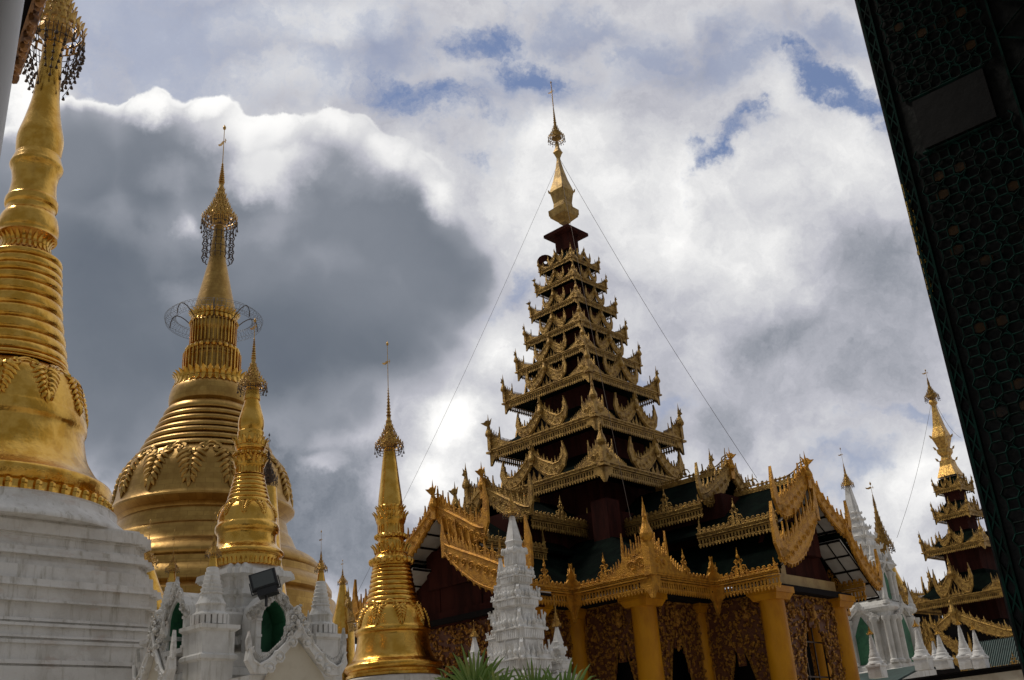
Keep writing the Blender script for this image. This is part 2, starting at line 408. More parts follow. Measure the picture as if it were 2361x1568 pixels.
def crest_line(mb, A, B, n, h, w, t=.03, hf=None, up=Vector((0, 0, 1)), lean=0.):
    A, B = Vector(A), Vector(B); d_ = (B-A); L = d_.length; X_ = d_/L
    for i in range(n):
        f = (i+.5)/n; k = hf(f) if hf else 1
        if k <= 0.02: continue
        mb.prism(flame_pts(h*k, w, lean), (A+d_*f, X_, up), t)
def scroll(mb, c, X_, Y_, r, t, turns=1.25, sg=1):
    pts = []
    for k in range(11):
        f = k/10; a = sg*2*PI*turns*f; rr = r*(1-.75*f)
        pts.append(Vector(c)+Vector(X_)*(rr*math.cos(a))+Vector(Y_)*(rr*math.sin(a)))
    mb.tube(pts, t, 4)

# ------------------------------------------------------------------ crown umbrella (hti) shared by every spire
def hti(root, z0, r0, zc, zt, ztip, m='goldd', n=20, bells=True, rings=7, vane=1, fringe=1., rodr=None, detail=1):
    """z0 rim height, zc top of the tiered crown, zt top of the beaded needle, ztip tip of the rod"""
    H = zc-z0; mb = MB(); rr = []
    for k in range(rings):
        f = k/rings; r = r0*((1-f)**1.45*.93+.07); z = z0+H*f**1.15; rr.append((r, z))
        h = H/rings*.55*(1-.3*f); nn = max(8, int(n*(1-f*.6)))
        for (dr, dz, t) in ((1.0, 0, .035), (.965, h, .028)):
            mb.tube([((r*dr)*math.cos(2*PI*i/nn), (r*dr)*math.sin(2*PI*i/nn), z+dz) for i in range(nn)], r0*t*(1-.4*f), 4, closed=True)
        for i in range(nn):          # posts of the openwork band
            a = 2*PI*(i+.5*(k % 2))/nn; c_, s_ = math.cos(a), math.sin(a)
            mb.box((r*.985*c_, r*.985*s_, z+h/2), (r0*.05, r0*.09*(1-.4*f), h), Matrix.Rotation(a, 3, 'Z'))
        leafring(mb, r, z+h, nn, H/rings*.55, 2*PI*r/nn*.7, out=.25, t=r0*.012, a0=PI/nn)
    mb.lathe([(r0*.30, z0-H*.05), (r0*.62, z0+H*.06), (rr[2][0]*.8, rr[2][1]), (rr[min(4, rings-1)][0]*.8, rr[min(4, rings-1)][1]), (r0*.10, zc)], 12)
    mb.build('umbrella_crown', MT[m], root, smooth=False)
    nb = MB(); rt = r0*.11
    k_ = 9
    for k in range(k_):
        f = k/k_; z = zc+(zt-zc)*f; s_ = rt*(1.15-.8*f)
        nb.ball((0, 0, z+(zt-zc)/k_*.5), s_, sz=1.0, seg=8, rings=5)
        nb.lathe([(s_*1.5, z-.1*s_), (s_*1.5, z+.25*s_)], 10)
    nb.lathe([(rt*.45, zc-.02*H), (rt*.18, zt)], 8)
    nb.build('beaded_needle', MT[m], root, smooth=True)
    rb = MB(); R_ = rodr or r0*.028
    rb.lathe([(R_, zt-.1*H), (R_*.7, ztip-r0*.28)], 6)
    rb.ball((0, 0, ztip-r0*.16), r0*.10, sz=1.5, seg=8, rings=6)
    rb.lathe([(r0*.05, ztip-r0*.05), (.002, ztip+r0*.10)], 6)
    rb.build('finial_rod', MT[m], root, smooth=True)
    if vane:
        zv = zt+(ztip-zt)*.55; vb = MB(); L = r0*.62
        vb.prism([(0, -.12*L), (0, .16*L), (-.25*L, .20*L), (-.55*L, .10*L), (-1.05*L, .24*L), (-.85*L, -.04*L), (-.5*L, -.18*L)], ((0, 0, zv), (math.cos(PHI*0), 0, 0), (0, 0, 1)), r0*.03)
        vb.box((L*.22, 0, zv), (L*.5, r0*.03, L*.05)); vb.box((L*.3, 0, zv), (L*.05, r0*.03, L*.5))
        vb.build('weather_vane', MT[m], root)
    if bells:
        bb = MB(); nn = n
        for i in range(nn):
            a = 2*PI*i/nn; c_, s_ = math.cos(a), math.sin(a)
            dz = r0*(.22 if i % 2 else .34)*fringe; ra = r0*1.04
            bb.box((ra*c_, ra*s_, z0-dz*.4), (r0*.02, r0*.02, dz*.9))
            bb.lathe([(r0*.012, z0-dz+r0*.10), (r0*.05, z0-dz), (r0*.062, z0-dz-r0*.06)], 6, (ra*c_, ra*s_, 0))
        for k in range(2):         # latticed skirt under the rim
            z = z0-r0*.16*(k+1)*fringe; r = r0*(1-.10*(k+1))
            bb.tube([(r*math.cos(2*PI*i/nn), r*math.sin(2*PI*i/nn), z) for i in range(nn)], r0*.018, 4, closed=True)
        for i in range(nn):
            a = 2*PI*(i+.5)/nn; c_, s_ = math.cos(a), math.sin(a)
            bb.tube([(r0*c_, r0*s_, z0), (r0*.80*c_, r0*.80*s_, z0-r0*.34*fringe)], r0*.016, 4)
        bb.build('bell_fringe', MT['iron'], root)

def densify(p, n=4):
    """smooth a silhouette with a Catmull-Rom pass"""
    o = []
    for i in range(len(p)-1):
        p0, p1, p2, p3 = p[max(i-1, 0)], p[i], p[i+1], p[min(i+2, len(p)-1)]
        for k in range(n):
            t = k/n
            o.append(tuple(.5*((2*p1[j])+(-p0[j]+p2[j])*t+(2*p0[j]-5*p1[j]+4*p2[j]-p3[j])*t*t+(-p0[j]+3*p1[j]-3*p2[j]+p3[j])*t**3) for j in (0, 1)))
    o.append(p[-1]); return o
def rel(p, Z=0): return [(r, z-Z) for r, z in p]
def rings_prof(p, n, amp):
    """n rounded hoops following the line p (list of r,z) """
    L = densify(p, 8); tot = len(L)-1; o = []
    for k in range(n*8+1):
        f = k/(n*8)*tot; i = min(int(f), tot-1); t = f-i
        r = L[i][0]+(L[i+1][0]-L[i][0])*t; z = L[i][1]+(L[i+1][1]-L[i][1])*t
        ph = (k % 8)/8
        o.append((r+amp*(math.sqrt(max(0, 1-(2*ph-1)**2))-.55), z))
    return o
def body(root, name, p, m, seg=48, smooth=True, n=4):
    mb = MB(); mb.lathe(densify(p, n) if n > 1 else p, seg)
    return mb.build(name, MT[m], root, smooth=smooth)

# plan shape with stepped (re-entrant) corners, counter-clockwise, always the same vertex count
def redent(s, d, n, z, sy=None):
    sy = sy or s; o = []
    q1 = [(s, sy-n*d)]
    for k in range(n): q1 += [(s-(k)*d if k == 0 else s-k*d, sy-(n-k)*d), (s-(k+1)*d, sy-(n-k)*d)]
    q1.append((s-n*d, sy))
    a = []
    pts = []
    for k in range(n+1):
        pts.append((s-k*d, sy-(n-k)*d))
        if k < n: pts.append((s-(k+1)*d, sy-(n-k)*d))
    q1 = pts
    full = q1 + [(-x, y) for x, y in reversed(q1)] + [(-x, -y) for x, y in q1] + [(x, -y) for x, y in reversed(q1)]
    return [(x, y, z) for x, y in full]
def stepped(root, name, prof, d, n, m, sy=0., c=(0, 0)):
    """prof: (half size, z) from top to bottom"""
    mb = MB(); rings = []
    for s, z in prof: rings.append([(x+c[0], y+c[1], zz) for x, y, zz in redent(s, d, n, z, s+sy)])
    mb.loft(rings[::-1]); return mb.build(name, MT[m], root)
def mould(s0, z0, s1, z1, steps):
    """moulded profile between two levels: little outward lips and recesses"""
    o = []
    for k in range(steps):
        f = k/steps; f2 = (k+1)/steps
        s = s0+(s1-s0)*f; z = z0+(z1-z0)*f; h = (z1-z0)/steps
        o += [(s+.00, z), (s+.05, z+h*.06), (s+.05, z+h*.22), (s-.02, z+h*.30), (s-.02, z+h*.86), (s+.03, z+h*.92), (s+.03, z+h*.99)]
    return o

def zc(x0, y0, s): return lambda x, y: ((x0+x/s)/1.7348, (y0+y/s)/1.7348)
z3 = zc(400, 450, 1.306); z4 = zc(400, 1600, 1.4); z6 = zc(1350, 1300, 1.1044); z2 = zc(560, 1980, 2.119)

# ------------------------------------------------------------------ ground
gm = MB(); gm.box((0, 60, -.1), (900, 900, .2))
fl = gm.build('floor', MT['floor']); fl['kind'] = 'structure'

# ================================================================== LEFT: large gilded stupa on white terraces
ax = (115, 165); D = 26
edges = [(141.5, 176), (137.8, 235), (141.5, 286.6), (147, 325), (146, 345), (141, 367)]
A, p_neck = axis_prof(ax, D, edges)
root = thing('gilded_stupa', 'largest smooth gold stupa at the left edge, above broad white stepped terraces', 'stupa', (A.x, A.y, 0), -PHI)
g_ = lambda L: axis_prof(ax, D, L)[1]
p_neck = p_neck+[(p_neck[-1][0]-.02, p_neck[-1][1]-.12)]
body(root, 'plantain_bud', [(.24, g_([(141, 60)])[0][1]), (.25, g_([(141, 110)])[0][1])]+p_neck, 'gold', 64)
L1 = g_([(140, 372), (145, 392), (146, 400), (138, 412), (131.5, 433), (130.5, 455), (132, 472), (135, 478), (133, 490), (127, 494), (127, 505), (134, 520), (136, 545), (131, 556), (132.3, 563)])
body(root, 'lotus_bands', L1, 'gold', 64)
pb = MB()
z_ = lambda y: hz(ax, D, y)
leafring(pb, .42, z_(402), 22, .34, .135, out=.42, t=.025)
leafring(pb, .47, z_(395), 22, .50, .12, out=-.05, t=.03, up=-1)
beads(pb, .50, z_(462), 16, .08, sz=.7)
for k in range(24):
    a = 2*PI*k/24
    pb.box((.46*math.cos(a), .46*math.sin(a), z_(440)), (.05, .025, .55), Matrix.Rotation(a, 3, 'Z'))
    pb.box((.50*math.cos(a), .50*math.sin(a), z_(522)), (.05, .025, .55), Matrix.Rotation(a, 3, 'Z'))
    pb.ball((.52*math.cos(a+.1), .52*math.sin(a+.1), z_(512)), .03)
leafring(pb, .54, z_(572), 26, .24, .13, out=.5, t=.02)
leafring(pb, .60, z_(577), 30, .20, .11, out=.3, t=.02, up=-1)
pb.build('lotus_petals', MT['gold'], root, smooth=True)
rp = g_([(141, 615), (141, 650), (142, 691), (143.3, 748), (150, 810), (154.4, 858.5), (159.7, 878)])
mb = MB(); mb.lathe(rings_prof(rp, 12, .085), 64); mb.build('ringed_spire', MT['gold'], root, smooth=True)
bp = g_([(158, 880), (172, 893), (185, 907), (191, 930), (195, 955), (197.6, 980), (199.6, 988), (200.5, 1000), (199.4, 1010), (194, 1021.6), (195, 1040), (197.5, 1060), (202, 1080), (210, 1097), (224, 1120), (242, 1138), (255, 1147), (257, 1157), (252, 1172), (246, 1178)])
body(root, 'bell', bp, 'gold', 96, n=3)
gm_ = MB(); garland(gm_, bp, bp[1][1]-.12, 11, .95, .74, .05, .15); gm_.build('bell_garland', MT['gold'], root, smooth=True)
lp_ = g_([(246, 1178), (252, 1182), (251, 1196), (257, 1204)])
body(root, 'lotus_base_ring', lp_, 'gold', 96, n=2)
pb = MB(); rr_ = lp_[2][0]; zt_ = lp_[0][1]
for k in range(54):
    a = 2*PI*k/54
    pb.ball((rr_*math.cos(a), rr_*math.sin(a), zt_-.10), .10, sz=1.1, seg=8, rings=5)
    pb.lathe([(.09, zt_-.42), (.10, zt_-.12)], 8, (rr_*.995*math.cos(a), rr_*.995*math.sin(a), 0))
pb.build('base_petals', MT['gold'], root, smooth=True)
hti(root, z_(88), .77, z_(-75), z_(-170), z_(-260), n=22, rings=6, vane=1, fringe=2.2)
sb = MB()
for i in range(20):            # strings of bells swinging below the crown
    a = 2*PI*i/20; c_, s_ = math.cos(a), math.sin(a); 
    za, zb = z_(100), z_(170+20*(i % 3)); r1, r2 = .80, .42
    pts = [Vector(((r1+(r2-r1)*f+.10*math.sin(PI*f))*c_, (r1+(r2-r1)*f+.10*math.sin(PI*f))*s_, za+(zb-za)*f)) for f in [k/7 for k in range(8)]]
    sb.tube(pts, .011, 4)
    for p in pts[1:]: sb.lathe([(.012, .05), (.032, 0), (.045, -.05)], 7, p+Vector((.03*c_, .03*s_, -.03)))
sb.build('bell_strings', MT['iron'], root)
# white base: a round drum, then stepped terraces
dp = g_([(259, 1203), (266, 1209), (268, 1222), (276, 1233), (290, 1246), (302, 1258), (303, 1266)])
dp = [(1.7, dp[0][1]+.05)]+dp
body(root, 'drum', dp, 'white', 96, n=2)
zb = dp[-1][1]; s0 = 2.72
tp = [(s0, zb)]
lv = [(s0, .06), (s0+.06, .24), (s0-.02, .05), (s0-.04, .18), (s0+.02, .06), (s0+.10, .10), (s0+.14, .07), (s0+.02, .10), (s0+.06, .12), (s0+.14, .30), (s0+.28, .10),
      (s0+.30, .05), (s0+.22, .26), (s0+.28, .05), (s0+.18, .32), (s0+.26, .06), (s0+.22, .05), (s0+.34, .06), (s0+.30, .18), (s0+.38, .05), (s0+.34, .05), (s0+.42, .07),
      (s0+.40, .32), (s0+.50, .08), (s0+.44, .05), (s0+.54, .30), (s0+.6, .5), (s0+.7, .1), (s0+.8, 1.0)]
z = zb; 
for s_, h_ in lv:
    tp.append((s_, z)); z -= h_; tp.append((s_+.015, z))
tp.append((s0+1.0, 0.0))
stepped(root, 'white_terraces', tp, .20, 2, 'white')

# ================================================================== the great gilded pagoda beyond
ax = (518, 290); D = 80
g_ = lambda L: axis_prof(ax, D, L)[1]; z_ = lambda y: hz(ax, D, y)
A = at(518, 290, D)
rt = Vector((math.cos(math.atan2(A.x, A.y)), -math.sin(math.atan2(A.x, A.y)), 0))
root = thing('great_pagoda', 'huge distant gold pagoda with plated bell and wire hoop round its spire', 'pagoda', (A.x, A.y, 0), -PHI)
p = g_([z3(648, 600), z3(650, 640), z3(655, 700), z3(658, 770), z3(668, 830), z3(690, 950), z3(707, 1040), z3(706, 1085), z3(700, 1108)])
body(root, 'plantain_bud', p, 'goldp', 48)
p = g_([z3(700, 1106), z3(712, 1125), z3(711, 1150), z3(700, 1175), z3(697, 1210), z3(702, 1245), z3(712, 1262), z3(704, 1275), z3(712, 1292), z3(706, 1305), z3(710, 1360), z3(720, 1405), z3(735, 1430), z3(738, 1470), z3(736, 1490)])
body(root, 'lotus_bands', p, 'goldp', 48)
pb = MB()
leafring(pb, 1.78, z_(737), 30, .55, .36, out=.5, t=.05)
leafring(pb, 1.80, z_(739), 30, .5, .34, out=.3, t=.05, up=-1)
beads(pb, 1.95, z_(812), 26, .22)
for k in range(36):
    a = 2*PI*k/36
    pb.box((1.78*math.cos(a), 1.78*math.sin(a), z_(775)), (.16, .09, 2.0), Matrix.Rotation(a, 3, 'Z'))
    pb.box((2.2*math.cos(a), 2.2*math.sin(a), z_(850)), (.2, .10, 2.2), Matrix.Rotation(a, 3, 'Z'))
leafring(pb, 2.62, z_(886), 34, .7, .48, out=.5, t=.06)
leafring(pb, 2.72, z_(888), 34, .6, .46, out=.3, t=.06, up=-1)
pb.build('lotus_petals', MT['gold'], root, smooth=True)
p = g_([z4(385, 50), z4(355, 110), z4(330, 150), z4(310, 190), z4(275, 230), z4(250, 270), z4(225, 310), z4(198, 350)])
p = [(p[0][0]-.25, z_(898))]+p
mb = MB(); mb.lathe(rings_prof(p, 8, .42), 64); mb.build('ringed_spire', MT['goldp'], root, smooth=True)
bl_ = g_([z4(196, 352), z4(150, 400), z4(112, 460), z4(92, 530), z4(80, 580)])
br_ = g_([z4(1062, 690), z4(1066, 702), z4(1068, 716), z4(1078, 780), z2(1310, 400), z2(1330, 465), z2(1358, 525), z2(1400, 548), z2(1470, 585), z2(1512, 630), z2(1522, 662), z2(1508, 684)])
tor = [(bl_[-1][0]+.16, bl_[-1][1]-.5), (bl_[-1][0]+.30, bl_[-1][1]-.9)]
br_ = [(r-max(0, .45-.06*k), z) for k, (r, z) in enumerate(br_)]
bell_p = bl_+tor[:2]+[(r, z) for r, z in br_ if z < tor[1][1]-.3]
body(root, 'bell', bell_p, 'goldp', 96, n=3)
gm_ = MB(); garland(gm_, bell_p, bell_p[0][1]-.5, 14, 3.1, 2.2, .16, .2); gm_.build('bell_garland', MT['goldp'], root, smooth=True)
zl, rl = br_[-1][1], br_[-1][0]
lowp = [(rl-.1, zl+.05), (rl+.25, zl-.15), (rl+.25, zl-.6), (rl+.7, zl-1.0), (rl+1.0, zl-1.5), (rl+1.0, zl-1.8), (rl+.8, zl-2.0), (rl+1.3, zl-2.4), (rl+1.3, zl-4), (rl+1.8, zl-4.5), (rl+1.8, zl-7), (rl+3, zl-7.3), (rl+3, 0)]
body(root, 'round_terraces', lowp, 'goldp', 96, n=1)
hti(root, z_(512), 1.45, z_(420), z_(375), z_(290), m='goldd', n=26, rings=8, fringe=1.7)
hb = MB()
for k in range(4):                # hanging hoops below the crown
    z = z_(548+16*k); r = 1.25-.0*k
    for i in range(18):
        a = 2*PI*i/18; cx_, cy_ = r*.86*math.cos(a), r*.86*math.sin(a)
        tdir = Vector((math.cos(a), math.sin(a), 0))
        pts = [Vector((cx_, cy_, z))+tdir*(.22*math.cos(b))+Vector((0, 0, .27*math.sin(b))) for b in [-1.5+3*j/6 for j in range(7)]]
        hb.tube(pts, .045, 4)
    hb.tube([(r*math.cos(2*PI*i/24)*.72, r*math.sin(2*PI*i/24)*.72, z+.27) for i in range(24)], .03, 4, closed=True)
hb.build('hanging_hoops', MT['iron'], root)
# razor-wire hoop on brackets
wb = MB(); zr = z_(745); R1 = 3.9
brp = []
for i in range(7):
    a = 2*PI*i/7+.35; c_, s_ = math.cos(a), math.sin(a)
    pts = [((1.62+1.95*math.sin(f*PI/2))*c_, (1.62+1.95*math.sin(f*PI/2))*s_, zr-.35+1.5*math.sin(f*PI*.85)-.6*f) for f in [k/8 for k in range(9)]]
    wb = MB(); wb.tube(pts, .042, 5); wb.build('hoop_bracket', MT['iron'], root, smooth=True)
cb = MB(); pts = []
for i in range(520):
    a = 2*PI*i/520; b = a*64
    pts.append(((R1-.45+.42*math.cos(b))*math.cos(a), (R1-.45+.42*math.cos(b))*math.sin(a), zr+.15+.42*math.sin(b)))
cb.tube(pts, .011, 3, closed=True)
for dr, dz in ((0, .1), (-.45, .5), (-.1, -.3), (-.9, .1)):
    cb.tube([((R1+dr)*math.cos(2*PI*i/60), (R1+dr)*math.sin(2*PI*i/60), zr+.15+dz) for i in range(60)], .013, 4, closed=True)
cb.build('wire_hoop', MT['wire'], root)

# ================================================================== small gold stupa on the niche shrine
def mid_stupa(root, g_, z_, E, m='gold', seg=48, hoops=8, amp=.03):
    body(root, 'plantain_bud', g_(E['bud']), m, seg)
    p = g_(E['lotus']); body(root, 'lotus_bands', p, m, seg)
    pb = MB()
    for yy, up in E['petals']:
        z = z_(yy); r = min(p, key=lambda t: abs(t[1]-z))[0]
        leafring(pb, r*1.0, z, 20, r*.55, 2*PI*r/20*.85, out=.45, t=r*.04, up=up)
    for yy in E['beads']:
        z = z_(yy); r = min(p, key=lambda t: abs(t[1]-z))[0]; beads(pb, r, z, 18, r*.16)
    for yy, hh in E.get('flutes', []):
        z = z_(yy); r = min(p, key=lambda t: abs(t[1]-z))[0]
        for k in range(24):
            a = 2*PI*k/24; pb.box((r*math.cos(a), r*math.sin(a), z), (r*.1, r*.1, hh), Matrix.Rotation(a, 3, 'Z'))
    pb.build('lotus_petals', MT[m], root, smooth=True)
    mb = MB(); mb.lathe(rings_prof(g_(E['rings']), hoops, amp), seg); mb.build('ringed_spire', MT[m], root, smooth=True)
    bp = g_(E['bell']); body(root, 'bell', bp, m, 64, n=3)
    return bp
ax = (588, 735); D = 22
g_ = lambda L: axis_prof(ax, D, L)[1]; z_ = lambda y: hz(ax, D, y)
E4 = dict(bud=[z3(832, 1440), z3(838, 1500), z4(892, 5), z4(903, 50), z4(918, 110), z4(919, 150), z4(912, 178)],
          lotus=[z4(912, 178), z4(920, 186), z4(915, 215), z4(921, 250), z4(926, 268), z4(921, 282), z4(912, 290), z4(922, 305), z4(926, 318), z4(918, 330), z4(914, 350), z4(924, 362), z4(922, 378), z4(914, 390), z4(915, 418), z4(924, 428)],
          petals=[(hz(ax, D, 0)*0+z4(0, 262)[1], 1), (z4(0, 372)[1], 1)], beads=[z4(0, 312)[1]], flutes=[(z4(0, 225)[1], .14), (z4(0, 400)[1], .12)],
          rings=[z4(918, 428), z4(925, 460), z4(934, 505), z4(942, 540), z4(955, 588)],
          bell=[z4(952, 588), z4(968, 605), z4(984, 630), z4(992, 665), z4(993, 695), z4(1003, 712), z4(1006, 730), z4(1000, 748), z4(989, 760), z4(987, 790), z4(990, 815), z4(1003, 835), z4(1027, 858), z4(1030, 872), z4(1016, 882)])
A = at(588, 735, D)
root4 = root = thing('gilded_stupa', 'slender gold stupa standing on the white niche shrine behind the black floodlight', 'stupa', (A.x, A.y, 0), -PHI)
bp = mid_stupa(root, g_, z_, E4, hoops=7, amp=.028)
gm_ = MB(); garland(gm_, bp, bp[0][1]-.03, 9, .30, .25, .02); gm_.build('bell_garland', MT['gold'], root, smooth=True)
zb4 = bp[-1][1]; rb4 = bp[-1][0]
pb = MB(); pb.lathe([(rb4, zb4), (rb4-.03, zb4-.03), (rb4-.02, zb4-.22), (rb4+.01, zb4-.25)], 64)
leafring(pb, rb4-.02, zb4-.24, 44, .17, .06, out=.1, t=.012)
pb.build('base_petals', MT['gold'], root, smooth=True)
hti(root, z_(893), .31, z_(826), z_(778), z_(735), n=18, rings=7, fringe=1.3, m='goldd')

# ---- the white niche shrine under it (its own frame: x = towards lower right, y = away)
zt4 = zb4-.24
def leafblob(mb, O, Xa, Za, w, h, n, s, seed=0, t=.10):
    """irregular clump of curling stucco leaves filling an arch-shaped outline"""
    rnd = random.Random(seed); N = Vector(Xa).cross(Vector(Za)).normalized()
    for i in range(n):
        u_ = rnd.uniform(-1, 1); v_ = rnd.random()*(1-abs(u_)**1.3)
        c = Vector(O)+Vector(Xa)*(u_*w)+Vector(Za)*(v_*h)+N*rnd.uniform(-t, t)
        if rnd.random() < .55: mb.ball(c, s*rnd.uniform(.5, 1.), 1, 1, rnd.uniform(.7, 1.5), 6, 4)
        else: scroll(mb, c, Xa, Za, s*rnd.uniform(.8, 1.3), s*.28, sg=rnd.choice((-1, 1)))
shr = thing('niche_shrine', 'white stucco shrine with green niches and leafy pediments under the slender gold stupa', 'shrine', (A.x, A.y, 0), -PHI)
pr = [(.45, zt4+.02), (.62, zt4+.0), (.66, zt4-.10), (.78, zt4-.12), (.80, zt4-.24), (.66, zt4-.28), (.62, zt4-.34), (.62, zt4-.5), (.68, zt4-.54), (.68, zt4-.62), (.60, zt4-.68), (.60, zt4-.85), (.70, zt4-.92), (.72, zt4-1.05), (.66, zt4-1.1), (.66, zt4-1.4), (.72, zt4-1.45), (.72, zt4-1.6)]
stepped(shr, 'upper_body', pr, .10, 2, 'white')
# local axes here: x = +u, y = -v  (v faces lower left)
def niche(par, O, Xa, w, h, depth, seed, leaf_w, leaf_h, nleaf=60, ls=.05):
    """arched niche on a projecting porch: jambs, green lining, sill, leaf pediment. O: sill centre, Xa: sideways unit"""
    Xa = Vector(Xa); Za = Vector((0, 0, 1)); N = Xa.cross(Za).normalized(); O = Vector(O)
    arch = [(-w, 0)]+[(-w, h*.62)]+[(-w*.8, h*.80), (-w*.45, h*.92), (0, h), (w*.45, h*.92), (w*.8, h*.80)]+[(w, h*.62), (w, 0)]
    W_ = w*1.38; outer = [(-W_, -h*.1), (-W_, h*.70), (-W_*.6, h*1.0), (0, h*1.12), (W_*.6, h*1.0), (W_, h*.70), (W_, -h*.1)]
    mb = MB()
    # frame as two side slabs and an arch band, so that the niche is really open
    for sg in (-1, 1):
        c = O+Xa*(sg*(W_+w)/2)+Za*(h*.26)-N*depth/2
        mb.prism([(-(W_-w)/2, -h*.36), ((W_-w)/2, -h*.36), ((W_-w)/2, h*.40), (-(W_-w)/2, h*.40)], (c, Xa, Za), depth)
        for zz in (.02, .30, .60): mb.prism([(-(W_-w)*.54, -.02), ((W_-w)*.54, -.02), ((W_-w)*.54, .03), (-(W_-w)*.54, .03)], (O+Xa*(sg*(W_+w)/2)+Za*(h*zz)-N*depth/2, Xa, Za), depth+.05)
    A_ = arch[1:-1]; B_ = [(-W_, h*.62), (-W_*.9, h*.86), (-W_*.5, h*1.05), (0, h*1.18), (W_*.5, h*1.05), (W_*.9, h*.86), (W_, h*.62)]
    for k in range(6):
        mb.prism([A_[k], A_[k+1], B_[k+1], B_[k]], (O-N*depth/2, Xa, Za), depth)
    mb.build('niche_frame', MT['white'], par)
    gb = MB()
    gb.prism([(-w, 0), (w, 0)]+A_[::-1], (O-N*(depth+.01), Xa, Za), .03)
    for sg in (-1, 1): gb.prism([(-.008, 0), (.008, 0), (.008, h*.62), (-.008, h*.62)], (O+Xa*sg*(w-.012)-N*(depth/2+.02), Xa, Za), depth-.04)
    for k in range(6):
        a_, b_3 = A_[k], A_[k+1]
        gb.prism([(a_[0]*.93, a_[1]*.985-.012), (b_3[0]*.93, b_3[1]*.985-.012), (b_3[0]*.995, b_3[1]*.995-.002), (a_[0]*.995, a_[1]*.995-.002)], (O-N*(depth/2+.02), Xa, Za), depth-.04)
    gb.build('niche_lining', MT['green'], par)
    sb_ = MB(); sb_.prism([(-W_, -h*.1), (W_, -h*.1), (W_, -.002), (-W_, -.002)], (O-N*(depth/2-.02), Xa, Za), depth+.06)
    sb_.build('niche_sill', MT['white'], par)
    lb = MB(); rnd = random.Random(seed)
    for sg in (-1, 1):
        for i in range(nleaf//2):
            f = i/(nleaf/2); x_ = sg*leaf_w*(1-f)**1.0; zz = h*.66+(leaf_h)*f**1.25
            c = O+Xa*(x_+rnd.uniform(-.3, .3)*ls)+Za*(zz+rnd.uniform(-1.2, 1.2)*ls)+N*rnd.uniform(.0, .05)
            lb.ball(c, ls*rnd.uniform(.6, 1.15), 1, 1, rnd.uniform(.8, 1.5), 6, 4)
            if i % 3 == 0: scroll(lb, c+N*.03, Xa*sg, Za, ls*1.4, ls*.33)
    lb.prism(flame_pts(leaf_h*.42, leaf_w*.35), (O+Za*(h*.66+leaf_h*.85)+N*.02, Xa, Za), .06)
    lb.build('leaf_pediment', MT['whitec'], par)
U_, V_ = Vector((1, 0, 0)), Vector((0, -1, 0))
hp = 4.58
# main mass with cornices (rectangular plan)
mb = MB()
def rect_levels(mb, x0, x1, y0, y1, lv):
    """lv list of (offset, z) top to bottom"""
    rings = [[(x0-o, y0-o, z), (x1+o, y0-o, z), (x1+o, y1+o, z), (x0-o, y1+o, z)] for o, z in lv]
    mb.loft(rings[::-1])
rect_levels(mb, -1.05, 1.05, -1.35, 1.05, [(-.1, hp-.44), (.0, hp-.46), (.0, hp-.7), (.10, hp-.74), (.12, hp-.86), (.04, hp-.9), (.06, hp-1.0), (.22, hp-1.06), (.24, hp-1.2), (.14, hp-1.25), (.14, hp-1.5), (.3, hp-1.6), (.3, 0)])
mb.build('lower_body', MT['white'], shr)
rb2 = MB(); rect_levels(rb2, -.72, .72, -1.0, .72, [(0, zt4-1.0), (.04, zt4-1.05), (.04, hp+.05)]); rb2.build('niche_block', MT['white'], shr)
niche(shr, (1.30, -.14, 4.12), (0, 1, 0), .29, 1.0, .5, 3, .58, .50, 70, .055)
niche(shr, (.18, -1.60, 4.26), (1, 0, 0), .27, .92, .5, 5, .46, .60, 60, .055)
